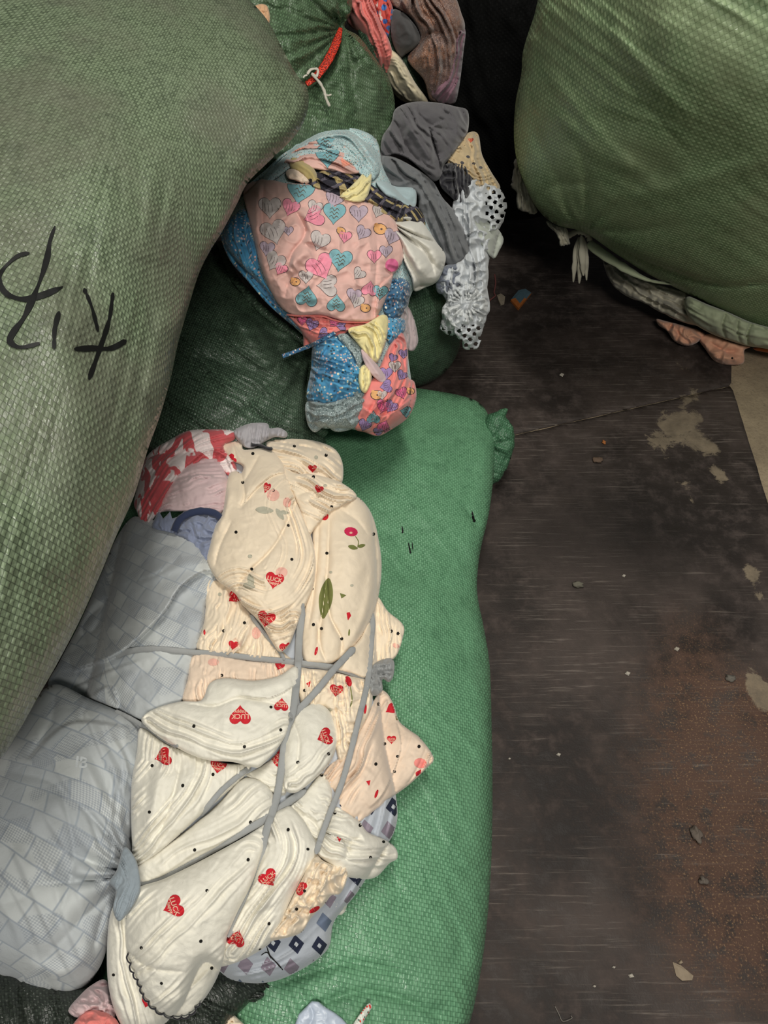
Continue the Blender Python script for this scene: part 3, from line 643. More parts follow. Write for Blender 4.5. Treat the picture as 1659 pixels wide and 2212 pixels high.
def ell(cx, cy, w, h, rot, mat, lev=1): return dpoly(xf(DISC, cx, cy, 1, rot, w, h), mat, lev, 2.5)
def leaf(cx, cy, w, rot, mat=None, lev=1, sy=1): return dpoly(xf(LEAF, cx, cy, w, rot, 1, sy), mat or LEAFP, lev, 2.5, 3)
# ---- the bundle's core: a big diamond printed cloth wrapped round the rest
core_out = [(330, 985), (520, 950), (680, 970), (740, 1010), (792, 1080), (812, 1200), (812, 1320), (815, 1450), (830, 1600), (856, 1725), (854, 1790), (820, 1850), (770, 1930), (722, 1990), (708, 2050), (650, 2095), (580, 2122), (500, 2118), (440, 2080), (380, 2190), (280, 2240), (150, 2200), (110, 2000), (130, 1700), (200, 1450), (255, 1200), (290, 1070)]
CORE = Form(core_out, plane((800, 1150, .40), (720, 2030, .40), (180, 1500, .42)), .11, .42)
vis_out = [(420, 1000), (560, 975), (680, 1000), (710, 1060), (740, 1150), (760, 1300), (790, 1450), (830, 1600), (856, 1725), (854, 1790), (820, 1850), (770, 1930), (722, 1990), (708, 2050), (650, 2095), (580, 2122), (500, 2118), (440, 2080), (380, 2150), (300, 2130), (290, 2000), (310, 1850), (320, 1700), (330, 1560), (400, 1450), (440, 1300), (400, 1150)]
_cb = lambda x, y: CORE.depth(np.ravel(x), np.ravel(y), smooth=True).reshape(np.shape(x))
corev = Form(vis_out, _cb, .006, .42, [('g', 6, 16, [(860, 1720), (800, 1900), (650, 2080), (480, 2120)], 9, 90), ('n', 5, 60, 5)], .001)
dd = []
dirx, diry = (30, -24), (20, 27)
for i in range(-30, 30):
    for j in range(-30, 30):
        x = 640+i*dirx[0]+j*diry[0]; y = 2040+i*dirx[1]+j*diry[1]
        if not (440 < x < 880 and 1700 < y < 2140): continue
        if x < 720 and y < 1900: continue
        k = (i+2*j) % 3; m = (DNAVY, DMAU, DGRY)[k]
        if (i+j) % 2 == 0:
            dd.append(dpoly(xf(DIAM, x, y, 40, -8, .85, 1.05), m, 1, 3))
            if k == 0: dd.append(dpoly(xf(DIAM, x, y, 12, -8, .85, 1.05), DLT, 2, 3))
dd += [stroke(Z8((868, 668), (880, 700), (905, 728), (922, 748)), 3, BLK, 3), stroke(Z8((850, 700), (870, 690), (884, 712)), 2, BLK, 3)]
build('diamond_print_cloth', corev, [DIAP], 3, .05, lay(E, .001), dd, label='pale cloth with navy and mauve diamond print, peeping out under the cream bundle', cat='cloth')
L = lambda k: lay(CORE, k*1e-3)
# ---- blue grey checked cloth
QL = Form([(-60, 1700), (20, 1600), (70, 1520), (118, 1478), (190, 1508), (300, 1562), (310, 1640), (290, 1740), (284, 1830), (296, 1880), (262, 1930), (240, 2010), (218, 2085), (172, 2142), (110, 2150), (56, 2152), (22, 2118), (-60, 2110), (-260, 1990), (-320, 1800), (-200, 1700)], plane((300, 1700, .46), (120, 2140, .40), (-100, 1650, .46)), .10, .45, [
    ('n', 8, 110, 5), ('v', 10, 10, [(300, 1900), (220, 1910), (120, 1880)]), ('v', 8, 8, [(290, 1880), (230, 1840), (190, 1760)]), ('v', 8, 8, [(280, 1920), (230, 1960), (200, 2060)]), ('v', 6, 9, [(205, 1730), (250, 1790), (285, 1830)]), ('r', 6, 12, [(180, 1640), (220, 1720), (270, 1790)]),
    ('f', 18, 13, 298, 1885, 130, 4), ('s', 9, 14, [(60, 1640), (150, 1560), (280, 1570)]), ('v', 8, 14, [(130, 1700), (160, 1850), (120, 2000)]), ('p', 4, 46, 60, 9), ('v', 8, 12, [(120, 1490), (110, 1560), (60, 1640)]), ('r', 6, 16, [(60, 2080), (140, 2100), (200, 2040)]), ('g', 4, 18, [(240, 1560), (280, 1700), (270, 1850)], 6, 60)], .002)
PATCH = m_flat('pale_embroidery', C('#d3d8da'), .7)
build('checked_quilt_cloth', QL, [QUILT], 4, .12, None, decals=[dtext('IB', 176, 1646, 34, 8, PATCH, 1)], label='pale blue grey checked cloth bulging at the lower left corner', cat='cloth')
QU = cloth('checked_quilt_cloth', [(106, 1486), (128, 1430), (170, 1350), (215, 1248), (250, 1165), (285, 1118), (318, 1122), (350, 1128), (410, 1160), (445, 1200), (470, 1250), (446, 1300), (440, 1350), (428, 1390), (408, 1460), (392, 1520), (350, 1536), (312, 1556), (250, 1530), (190, 1510)], L(2), 26, QUILT, [
    ('n', 8, 70, 8), ('s', 24, 12, [(160, 1450), (260, 1412), (350, 1330), (390, 1270), (440, 1235), (470, 1240)][::-1]), ('r', 8, 14, [(300, 1260), (360, 1230), (440, 1210)]), ('v', 8, 7, [(300, 1255), (340, 1240), (390, 1205)]), ('s', 9, 9, [(150, 1490), (230, 1450), (300, 1425)]), ('v', 7, 8, [(225, 1300), (215, 1340), (195, 1370)]),
    ('v', 8, 8, [(190, 1400), (180, 1350), (235, 1290)]), ('s', 8, 8, [(180, 1515), (240, 1480), (260, 1540)]), ('v', 7, 6, [(235, 1500), (270, 1545), (300, 1560)])], 'blue grey checked cloth folded beside the cream bundle, above the grey band', step=4)
quf = lay(QU, 0, True)
# ---- back row at the head of the bundle
cloth('red_print_cloth', Z5((148, 390), (200, 315), (300, 255), (400, 205), (520, 198), (640, 205), (660, 250), (600, 290), (645, 340), (668, 430), (620, 455), (540, 380), (420, 400), (330, 480), (270, 600), (190, 712), (145, 715), (118, 655), (100, 600), (128, 480)), nearest(L(2), lay(B, .004)), 24, RPRT, [('g', 7, 9, Z5((180, 700), (300, 480), (450, 330), (650, 270)), 3), ('s', 8, 8, Z5((640, 440), (600, 350), (500, 320), (400, 400))), ('n', 5, 40, 4)], 'red and white leaf print cloth at the head of the cream bundle', step=3)
cloth('mauve_cloth', Z5((350, 410), (440, 360), (560, 360), (610, 450), (630, 520), (620, 600), (580, 660), (480, 650), (350, 650), (250, 655), (190, 700), (250, 600), (310, 480)), L(8), 20, MAUVE, [('g', 6, 9, Z5((240, 640), (400, 560), (620, 520)), 7), ('s', 8, 8, Z5((340, 470), (460, 450), (620, 470))), ('n', 4, 30, 4)], 'dusty pink jersey cloth tucked below the red print cloth', step=3)
cloth('slate_cloth', Z5((320, 770), (375, 690), (450, 660), (560, 668), (575, 740), (545, 850), (520, 930), (490, 930), (430, 850), (370, 800)), L(14), 12, SLATE, [('c', 9, 16, 3), ('n', 3, 20, 4)], 'slate blue crumpled jersey beside the checked cloth', step=3)
band('waistband', Z5((322, 760), (350, 700), (400, 665), (470, 650), (540, 660), (580, 690)), 17, L(30), [NAVY], .010, label='navy elastic waistband curving between the checked cloth and the cream bundle', cat='waistband')
cloth('pointed_scrap', Z5((215, 690), (240, 650), (262, 690), (300, 650), (310, 690), (345, 680), (330, 740), (320, 770), (270, 760), (200, 740)), L(30), 6, SLATE, [('g', 5, 8, Z5((280, 640), (280, 780)), 3)], 'small pointed blue grey cloth tips below the red print cloth', step=3, sm=2)
cloth('grey_ruffle', Z5((650, 215), (700, 178), (760, 162), (835, 165), (850, 192), (900, 188), (945, 215), (935, 245), (880, 240), (830, 262), (760, 300), (700, 290)), nearest(L(20), lay(B, .012)), 18, LGREY, [('p', 8, 9, 100, 4), ('n', 4, 20, 4)], 'grey ruffled ribbed cloth at the top edge of the cream bundle', step=2.5)
cloth('black_lace_scrap', Z5((745, 266), (770, 278), (800, 274), (830, 286), (862, 296), (858, 312), (820, 304), (780, 292), (750, 290)), nearest(L(52), lay(B, .04)), 3, BLACKC, [('c', 3, 6, 3)], 'small black lace scrap on the grey ruffle', step=2, sm=2, fray=1.5)
# ---- cream heart print pieces, upper half
cloth('cream_print_cloth', Z5((1440, 1120), (1500, 1200), (1585, 1275), (1582, 1350), (1545, 1450), (1480, 1490), (1420, 1510), (1400, 1560), (1370, 1480), (1360, 1380), (1400, 1240)), L(-10), 14, CREAM, [('g', 8, 8, Z5((1420, 1180), (1440, 1350), (1420, 1520)), 3)], 'cream cloth corner sticking out to the right above the grey knot', decals=dots(*Z5((1557, 1323), (1520, 1310)))+[ell(*Z5((1545, 1390))[0], 16, 10, 20, PNKP)], step=3)
cloth('cream_print_cloth', Z5((840, 258), (1000, 250), (1120, 266), (1210, 308), (1252, 390), (1247, 495), (1200, 515), (1100, 470), (1000, 455), (940, 445), (900, 400), (850, 340)), L(4), 26, CREAM, [('g', 8, 10, Z5((860, 300), (1050, 330), (1240, 460)), 3), ('r', 6, 12, Z5((1000, 270), (1150, 320), (1230, 430)))], 'cream printed cloth roll at the top of the bundle', decals=dots(*Z5((1160, 340), (985, 290)))+heart(*Z5((1085, 414))[0], 17, 0, False)+[ell(*Z5((1105, 352))[0], 9, 9, 0, GRYP)], step=3)
cloth('cream_print_cloth', Z5((1165, 600), (1240, 590), (1325, 568), (1385, 620), (1425, 700), (1452, 820), (1466, 950), (1452, 1100), (1412, 1240), (1345, 1360), (1262, 1445), (1180, 1492), (1090, 1490), (1035, 1470), (1020, 1300), (1040, 1180), (1070, 1060), (1085, 900), (1080, 750), (1060, 660)), L(4), 36, CREAM, [
    ('v', 9, 5, Z5((1178, 680), (1172, 850), (1168, 960), (1140, 1200), (1100, 1460))), ('v', 7, 4, Z5((1120, 700), (1110, 900), (1090, 1100), (1060, 1300))), ('v', 7, 4, Z5((1230, 1480), (1245, 1360), (1180, 1220), (1160, 1000))), ('v', 6, 4, Z5((1160, 1480), (1130, 1400), (1110, 1250))), ('r', 5, 10, Z5((1260, 1420), (1340, 1300), (1400, 1100), (1420, 900))), ('v', 4, 5, Z5((1290, 1440), (1370, 1280), (1420, 1150))), ('v', 4, 5, Z5((1240, 640), (1330, 700), (1390, 780))), ('n', 4, 60, 5), ('b', 9, *Z5((1310, 900))[0], 40, 90, 5)],
    'big smooth cream cloth lobe with a cherry print, right of the swirled one', step=3, decals=heart(*Z5((1128, 668))[0], 30, 168)+[ell(*Z5((1297, 762))[0], 30, 20, 10, m_flat('cherry_print', C('#cf2a55'), .7)), ell(*Z5((1297, 768))[0], 7, 5, 0, TXT, 2), stroke(Z5((1320, 785), (1338, 815), (1333, 850)), 2, LEAFP, 2), leaf(*Z5((1308, 848))[0], 22, 15), leaf(*Z5((1355, 840))[0], 18, -15), leaf(*Z5((1158, 1130))[0], 90, 98, None, 1, .75), dpoly(Z5((1236, 1100), (1272, 1112), (1245, 1130)), LEAFP, 1, 2), dpoly(Z5((1272, 1208), (1290, 1205), (1298, 1225), (1280, 1252)), RED, 1, 2), ell(*Z5((1287, 1318))[0], 4, 16, 5, LEAFP), ell(*Z5((1105, 1420))[0], 6, 20, 15, RED)]
    + dots(*Z5((1190, 625), (1164, 880), (1246, 1352), (1090, 1274), (1134, 1296), (1083, 1076), (1020, 975), (1422, 775)))+[ell(*Z5(p)[0], 8, 6, 0, GRYP) for p in ((1302, 1058), (1185, 985), (1160, 508))]+heart(*Z5((1045, 655))[0], 16, 40, False))
cloth('cream_print_cloth', Z5((930, 400), (1000, 440), (1100, 445), (1240, 490), (1330, 566), (1250, 618), (1165, 668), (1100, 740), (1060, 780), (1015, 640), (975, 550), (930, 480)), L(30), 22, CREAM, [('g', 8, 9, Z5((960, 420), (1120, 500), (1310, 570)), 6), ('v', 6, 5, Z5((1000, 560), (1140, 520), (1280, 560))), ('v', 5, 4, Z5((1040, 600), (1150, 560), (1260, 590)))], 'cream cloth twist crossing between the top roll and the cherry print lobe', decals=heart(*Z5((1120, 528))[0], 18, 20, False)+dots(*Z5((1190, 625), (1090, 460)))+[ell(*Z5((1155, 508))[0], 9, 7, 0, GRYP)], step=3)
cloth('cream_print_cloth', Z5((495, 1025), (560, 1030), (640, 1070), (700, 1160), (760, 1230), (860, 1350), (920, 1420), (980, 1490), (800, 1468), (600, 1445), (448, 1412), (478, 1300), (495, 1180)), L(6), 24, CREAM, [('g', 4, 9, Z5((520, 1400), (640, 1200), (650, 1080)), 7), ('v', 8, 5, Z5((620, 1090), (660, 1160), (560, 1350), (500, 1400))), ('r', 5, 8, Z5((700, 1180), (740, 1290), (700, 1400))), ('v', 8, 6, Z5((655, 1350), (690, 1420), (660, 1440))), ('v', 5, 5, Z5((760, 1240), (730, 1380), (690, 1430))), ('g', 4, 10, Z5((640, 1100), (600, 1400)), 5)], 'cream cloth wedge with black dots, above the grey band on the left', decals=dots(*Z5((595, 1308), (710, 1264), (730, 1192)))+heart(*Z5((648, 1388))[0], 20, 10, False)+heart(*Z5((648, 1125))[0], 24, 50, False)+[ell(*Z5((574, 1107))[0], 9, 8, 0, GRYP), ell(*Z5((775, 1320))[0], 20, 26, 0, PNKP), ell(*Z5((489, 1316))[0], 5, 12, 0, RED)], step=3)
cloth('cream_print_cloth', Z5((625, 445), (665, 428), (692, 440), (700, 400), (640, 370), (600, 320), (580, 290), (610, 250), (660, 236), (700, 262), (705, 310), (800, 300), (870, 320), (925, 385), (940, 440), (975, 500), (1000, 600), (1040, 680), (1075, 780), (1102, 900), (1095, 1050), (1060, 1140), (1020, 1230), (985, 1320), (955, 1390), (905, 1425), (860, 1370), (790, 1260), (700, 1170), (670, 1120), (640, 1090), (560, 1030), (505, 930), (515, 850), (545, 740), (590, 650), (605, 540)), L(22), 42, CREAM, [
    ('v', 8, 4, Z5((665, 1110), (700, 1020), (860, 860), (950, 700), (1000, 560), (960, 460))), ('g', 9.5, 9.5, Z5((680, 1130), (820, 1180), (960, 1120), (1050, 980), (1070, 820), (1000, 620)), 4, 62), ('v', 7, 4, Z5((690, 440), (710, 560), (680, 640))), ('v', 6, 4, Z5((920, 400), (800, 500), (730, 560), (690, 640))), ('s', 7, 6, Z5((950, 440), (870, 450), (760, 540), (700, 620))), ('f', 5, 9, *Z5((640, 260))[0], 40, 4), ('g', 8, 8, Z5((740, 1190), (860, 1260), (980, 1250)), 6, 26), ('v', 6, 4, Z5((790, 340), (740, 430), (700, 500))), ('r', 5, 9, Z5((560, 760), (600, 640), (640, 520))), ('v', 5, 4, Z5((545, 960), (570, 850), (640, 700))), ('n', 3, 50, 3)],
    'large swirled cream cloth lobe with two red LUCK hearts and faded cherries', step=2.5, decals=heart(*Z5((875, 1030))[0], 36, 12)+heart(*Z5((830, 1243))[0], 35, 12)+heart(*Z5((940, 1405))[0], 26, -8)+heart(*Z5((832, 520))[0], 24, 20, True, None, .6)+heart(*Z5((638, 362))[0], 20, 60, False)+heart(*Z5((662, 1138))[0], 18, 50, False)
    + [ell(*Z5((868, 560))[0], 28, 26, 0, PNKP), ell(*Z5((945, 600))[0], 18, 22, 0, PNKP), leaf(*Z5((820, 643))[0], 40, 5, GRYP, 1, .9), leaf(*Z5((905, 665))[0], 30, 55, GRYP, 1, .9), leaf(*Z5((930, 655))[0], 20, 10, GRYP), ell(*Z5((915, 985))[0], 26, 22, 0, PNKP), leaf(*Z5((745, 1030))[0], 28, 75, GRYP, 1, 1.2), leaf(*Z5((735, 1060))[0], 28, 10, GRYP, 1, 1.2), ell(*Z5((740, 897))[0], 10, 8, 0, GRYP)]
    + dots(*Z5((663, 764), (952, 727), (971, 914), (869, 533), (756, 331), (700, 490), (750, 968))))
cloth('cream_print_cloth', Z5((1195, 1510), (1262, 1440), (1345, 1355), (1400, 1262), (1408, 1400), (1395, 1560), (1300, 1545)), L(16), 14, CREAM, [('r', 4, 10, Z5((1250, 1480), (1380, 1330))), ('n', 3, 30, 3)], 'plain cream cloth triangle between crossing grey bands, left of the knot', step=3)
# ---- pieces between and below the bands
cloth('cream_print_cloth', Z7((398, 150), (520, 155), (700, 185), (850, 195), (935, 215), (960, 300), (830, 330), (700, 330), (560, 310), (490, 330), (440, 395), (342, 390), (368, 280)), L(10), 14, PEACHY, [('g', 6, 10, Z7((560, 140), (560, 330)), 4), ('n', 3, 30, 3)], 'cream cloth strip gathered just below the grey band', decals=dots(*Z7((543, 258)))+heart(*Z7((838, 208))[0], 20, 20, False)+[ell(*Z7((500, 190))[0], 24, 16, 0, PNKP)], step=3)
cloth('cream_print_cloth', Z7((925, 235), (1000, 225), (1100, 235), (1200, 260), (1300, 290), (1315, 380), (1290, 470), (1240, 560), (1200, 650), (1150, 700), (1120, 600), (1090, 440), (1030, 420), (960, 440)), L(10), 22, CREAM, [('g', 7, 9, Z7((1120, 240), (1150, 450), (1180, 640)), 5), ('c', 6, 20, 6)], 'crumpled cream cloth with a red heart between the crossing grey bands', decals=heart(*Z7((1130, 335))[0], 27, 8)+[ell(*Z7((1192, 288))[0], 13, 24, -20, RED), stroke(Z7((1200, 310), (1210, 380), (1200, 420)), 3, LEAFP, 1), ell(*Z7((1095, 435))[0], 10, 8, 0, GRYP), ell(*Z7((1278, 430))[0], 6, 22, 5, RED), dpoly(Z7((975, 300), (1000, 285), (990, 320)), RED, 1, 2)]+dots(*Z7((967, 335), (1090, 470))), step=2.5)
cloth('cream_print_cloth', Z7((1350, 340), (1385, 345), (1420, 400), (1450, 490), (1500, 535), (1560, 580), (1628, 680), (1590, 735), (1500, 820), (1400, 892), (1330, 950), (1240, 1012), (1170, 965), (1125, 930), (1120, 860), (1085, 820), (1055, 760), (1110, 700), (1190, 640), (1240, 540), (1300, 430)), L(-6), 30, PEACHY, [('g', 9, 11, Z7((1390, 400), (1330, 600), (1200, 800), (1120, 940)), 8), ('s', 8, 6, Z7((1440, 500), (1460, 640), (1380, 850), (1300, 940))), ('n', 4, 40, 3)], 'pleated cream cloth fanning out to the right over the bright green sack',
    decals=heart(*Z7((1412, 587))[0], 18, 0, True)+heart(*Z7((1410, 430))[0], 26, 60, False, None, .8)+[ell(*Z7((1440, 470))[0], 6, 16, 0, LEAFP), ell(*Z7((1560, 708))[0], 28, 22, 10, m_flat('pink_disc', C('#ee8f86'), .8)), dpoly(Z7((1535, 755), (1565, 738), (1560, 765), (1538, 775)), RED, 1, 2), dpoly(Z7((1282, 800), (1305, 795), (1298, 825)), RED, 1, 2), ell(*Z7((1335, 865))[0], 6, 20, 20, RED)]+dots(*Z7((1443, 673), (1332, 712), (1427, 750), (1377, 608), (1553, 622), (1345, 405), (1195, 640))), step=3)
cloth('ivory_jacquard_cloth', Z7((660, 770), (720, 735), (800, 680), (865, 610), (880, 760), (870, 870), (800, 860), (740, 810)), L(4), 16, WHITE, [('g', 5, 9, Z7((680, 770), (860, 830)), 4)], 'ivory cloth pocket under the pointed flap, left of the long band', decals=heart(*Z7((826, 680))[0], 34, 100, True, None, 1), step=3)
cloth('ivory_jacquard_cloth', Z7((880, 940), (960, 865), (1050, 760), (1100, 815), (1110, 900), (1095, 990), (1055, 1100), (1020, 1130), (970, 1030), (920, 975)), L(2), 20, WHITE, [('v', 6, 5, Z7((900, 940), (1000, 1000), (1060, 1080))), ('g', 4, 12, Z7((940, 900), (1080, 960)), 4)], 'ivory cloth patch between the two steep grey bands, lower down', decals=dots(*Z7((1055, 768),)), step=3)
cloth('ivory_jacquard_cloth', Z7((895, 450), (960, 410), (1030, 395), (1090, 430), (1128, 510), (1135, 600), (1100, 700), (1040, 770), (970, 830), (915, 862), (860, 835), (858, 700), (872, 560)), L(12), 34, WHITE, [('g', 5, 12, Z7((900, 820), (1000, 740), (1100, 600)), 5, 30), ('v', 5, 5, Z7((900, 480), (940, 600), (920, 760))), ('n', 3, 40, 4)], 'plump ivory cloth lobe right of the long grey band', decals=heart(*Z7((1070, 573))[0], 34, 70)+dots(*Z7((932, 703), (1090, 660))), step=3)
cloth('ivory_jacquard_cloth', Z7((1130, 1290), (1235, 1300), (1222, 1360), (1190, 1420), (1168, 1475), (1130, 1482), (1095, 1420)), L(-12), 8, WHITE, [('g', 6, 9, Z7((1180, 1290), (1130, 1480)), 3)], 'small ivory cloth tail hanging below the right hand flap', step=3, fray=1)
cloth('ivory_jacquard_cloth', Z7((1120, 930), (1180, 955), (1250, 1008), (1290, 1060), (1370, 1095), (1432, 1140), (1442, 1195), (1400, 1222), (1345, 1282), (1290, 1302), (1210, 1295), (1130, 1280), (1090, 1230), (1035, 1185), (1018, 1130), (1060, 1075), (1090, 1010)), L(0), 34, WHITE, [('g', 6, 13, Z7((1050, 1130), (1200, 1180), (1420, 1170)), 5), ('v', 9, 7, Z7((1180, 1200), (1200, 1120), (1260, 1080))), ('r', 8, 9, Z7((1330, 1240), (1380, 1190), (1400, 1130))), ('s', 7, 6, Z7((1060, 1070), (1150, 1090), (1200, 1180)))], 'ivory cloth flap flopping right over the green sack below the pleated fan', decals=dots(*Z7((1305, 1190), (1252, 1025), (1122, 962), (1372, 1110)))+[dpoly(Z7((1130, 1080), (1155, 1095), (1145, 1112)), RED, 1, 2)], step=3)
cloth('cream_print_cloth', Z7((1015, 1160), (1060, 1205), (1120, 1228), (1188, 1238), (1182, 1310), (1150, 1375), (1105, 1385), (1065, 1435), (1000, 1500), (950, 1575), (860, 1605), (775, 1615), (820, 1540), (880, 1440), (920, 1360), (955, 1290), (985, 1220)), L(14), 22, CREAM, [('c', 12, 24, 9), ('g', 6, 10, Z7((1060, 1200), (960, 1400), (820, 1600)), 5)], 'crinkled cream cloth tail below the meeting point of the bands', decals=heart(*Z7((942, 1345))[0], 28, 120)+dots(*Z7((966, 1362), (926, 1455)))+[ell(*Z7((1018, 1458))[0], 26, 10, -30, RED)], step=2.5)
cloth('ivory_jacquard_cloth', Z7((800, 970), (860, 935), (900, 930), (965, 1000), (1012, 1085), (1035, 1140), (1012, 1225), (955, 1300), (905, 1400), (850, 1530), (795, 1625), (700, 1690), (600, 1735), (520, 1745), (540, 1660), (600, 1540), (680, 1370), (740, 1200), (775, 1070)), L(8), 34, WHITE, [('g', 7, 11, Z7((880, 940), (930, 1150), (820, 1400), (600, 1680)), 6), ('r', 5, 9, Z7((700, 1480), (820, 1400), (920, 1260))), ('n', 4, 50, 4)], 'long ivory cloth lobe right of the lowest stretch of the steep band', decals=heart(*Z7((782, 1298))[0], 38, -35)+heart(*Z7((618, 1605))[0], 36, 200)+dots(*Z7((883, 1048), (984, 1148), (785, 1530), (740, 1665), (965, 1360))), step=3)
cloth('ivory_jacquard_cloth', Z7((640, 790), (740, 795), (805, 860), (810, 965), (700, 1045), (550, 1125), (380, 1215), (250, 1285), (125, 1330), (90, 1280), (110, 1225), (200, 1165), (350, 1060), (520, 920)), L(6), 30, WHITE, [('g', 3, 14, Z7((130, 1270), (450, 1080), (780, 880)), 6), ('n', 4, 60, 4)], 'smooth ivory cloth strip between the two sloping grey bands', decals=dots(*Z7((404, 1152), (690, 1010), (702, 1048))), step=3)
cloth('ivory_jacquard_cloth', Z7((128, 525), (250, 600), (380, 650), (560, 705), (690, 715), (650, 785), (545, 880), (430, 980), (310, 1090), (190, 1190), (95, 1232), (82, 1100), (78, 950), (82, 800), (108, 650)), L(12), 36, WHITE, [('g', 7, 11, Z7((110, 1210), (280, 1000), (420, 800), (440, 650)), 5), ('v', 8, 6, Z7((340, 670), (300, 850), (220, 1080))), ('r', 6, 12, Z7((240, 700), (200, 900), (150, 1120))), ('n', 4, 50, 4)], 'ivory cloth lobe with a sideways red heart, under the pointed flap', decals=heart(*Z7((243, 675))[0], 36, 75)+heart(*Z7((525, 722))[0], 32, 10)+dots(*Z7((172, 958), (343, 822), (378, 1028), (498, 765), (186, 720), (545, 835), (675, 757))), step=3)
WF = cloth('ivory_jacquard_cloth', Z7((132, 478), (200, 428), (330, 392), (438, 385), (480, 300), (560, 272), (700, 285), (830, 262), (915, 212), (938, 250), (936, 400), (908, 450), (880, 540), (830, 630), (745, 722), (700, 728), (600, 702), (480, 694), (380, 662), (250, 592), (160, 525)), L(34), 24, WHITE, [('v', 8, 5, Z7((330, 395), (500, 415), (640, 372), (800, 400), (900, 440))), ('g', 6, 12, Z7((170, 490), (400, 580), (640, 640), (870, 540)), 5, 42), ('r', 5, 12, Z7((520, 300), (700, 330), (900, 280))), ('s', 5, 5, Z7((930, 300), (800, 370), (640, 366))), ('n', 3, 50, 4)], 'pointed ivory cloth flap with one upside down LUCK heart, lying over the others', decals=heart(*Z7((637, 462))[0], 42, 180)+heart(*Z7((848, 408))[0], 28, 185, True, None, 1)+dots(*Z7((400, 518), (845, 537), (659, 623), (795, 420))), step=3)
cloth('ivory_jacquard_cloth', [(236, 1985), (262, 1935), (292, 1925), (300, 2000), (310, 2080), (330, 2160), (372, 2210), (372, 2250), (300, 2260), (254, 2200), (232, 2110)], L(16), 20, WHITE, [('g', 6, 12, [(262, 1950), (270, 2080), (310, 2230)], 5)], 'ivory cloth edge between the checked cloth and the lowest lobe', decals=dots((245, 2106))+heart(318, 2165, 24, 20, False), step=3)
WL = cloth('ivory_jacquard_cloth', [(290, 1925), (355, 1898), (440, 1856), (524, 1810), (580, 1776), (578, 1806), (562, 1856), (543, 1911), (513, 1970), (492, 2020), (486, 2060), (470, 2110), (440, 2160), (400, 2198), (345, 2195), (312, 2164), (285, 2095), (272, 2057), (268, 2000)], L(22), 40, WHITE, [('v', 5, 5, [(270, 2050), (320, 2090), (400, 2100)]), ('g', 3.5, 14, [(300, 2100), (400, 2000), (540, 1850)], 5), ('r', 5, 14, [(330, 2170), (420, 2140), (470, 2060)]), ('n', 5, 60, 4)], 'biggest ivory cloth lobe at the bottom, edged with black ruffled stitching', decals=heart(*Z7((295, 1443))[0], 44, 70)+dots(*Z7((467, 1360), (678, 1202), (435, 1620), (104, 1395)))+dots(*Z8((460, 675), (655, 653), (526, 791), (690, 741))), step=3)
q = spline([(274, 2058), (284, 2095), (300, 2125), (312, 2155), (338, 2184), (374, 2198), (408, 2195), (430, 2168)], False, 8); k = np.arange(len(q)); q = q+np.stack([3.2*np.sin(k*1.5), 3.2*np.cos(k*1.5)], 1)
hem = band('lettuce_hem', [tuple(v) for v in q], 4, L(42), [BLACKC], .004, label=None, n=3); hp = [o for o in COL.objects if o.name.startswith('ivory_jacquard_cloth') and o.get('label', '').startswith('biggest')][0]
def adopt(child, par): child.parent = par; child.location = child.location-par.location
adopt(hem, hp)
# ---- grey binding bands
top = lambda x, y: L(66)(x, y)
def rest(lift):
    fs = [f for n, f in ob_form.items() if f.base is not None and n.split('.')[0] in ('cream_print_cloth', 'ivory_jacquard_cloth', 'checked_quilt_cloth')]
    def g(x, y):
        r = L(10)(x, y)
        for f in fs:
            d = sdist(x, y, f.poly)[0]; m = d > 2
            if m.any(): t = f.depth(x, y, d); r = np.where(m, np.minimum(r, t), r)
        return r-lift*1e-3
    return g
R0 = rest(1); bnds = []
def bd(pts, w, lb, lift=1.0, mat=None):
    q = spline(pts, False, 6); t = R0(q[:, 0], q[:, 1])
    for _ in range(14): t2 = np.concatenate([[t[0]], (t[:-2]+t[2:]+2*t[1:-1])/4, [t[-1]]]); t = t2
    # a taut band bridges hollows and presses into crests
    px = q[:, 0]; py = q[:, 1]
    def sf(x, y):
        i = ((np.asarray(x)[:, None]-px)**2+(np.asarray(y)[:, None]-py)**2).argmin(1); return t[i]-(lift+2.5)*1e-3
    bnds.append(band('binding_band', [tuple(v) for v in q], w, sf, [mat or GREYB], .0038, label=lb, cat='band', group='grey binding bands round the cream bundle', n=2, wn=.06, taper=1))
bd(Z5((0, 1455), (60, 1425), (200, 1408), (400, 1425), (600, 1440), (750, 1458), (980, 1482), (1200, 1512), (1350, 1560), (1420, 1590)), 13, 'grey band running level across the bundle to the knot')
bd(Z7((-5, 440), (60, 470), (130, 510), (200, 560), (320, 625)), 10, 'thin grey cord running under the left tip of the pointed flap', -1)
bd(Z5((740, 1220), (800, 1300), (850, 1360), (905, 1425), (930, 1470)), 8, 'short thin grey band under the tip of the swirled lobe', -1)
bd(Z7((690, 728), (620, 780), (540, 850), (480, 920), (430, 975)), 12, 'short grey band sloping down left under the pointed flap', -1)
bd(Z7((975, 845), (850, 930), (780, 985), (650, 1062), (500, 1148), (350, 1230), (250, 1285), (120, 1330)), 16, 'long grey band sloping down left across the ivory lobes')
bd(Z7((1225, 115), (1120, 225), (1030, 335), (940, 430), (890, 470)), 15, 'grey band sloping from the cherry lobe down left to the long band', 2)
bd(Z7((960, -110), (940, 60), (930, 250), (908, 440), (870, 560), (845, 760), (820, 900), (770, 1060), (740, 1200), (690, 1350), (620, 1500), (575, 1600)), 16, 'longest grey band running steeply down the middle of the bundle', 4)
bd(Z7((1318, -60), (1302, 160), (1288, 300), (1240, 500), (1190, 700), (1150, 830), (1090, 980), (1050, 1090), (1025, 1175)), 13, 'grey band running steeply down past the knot on the right', 3)
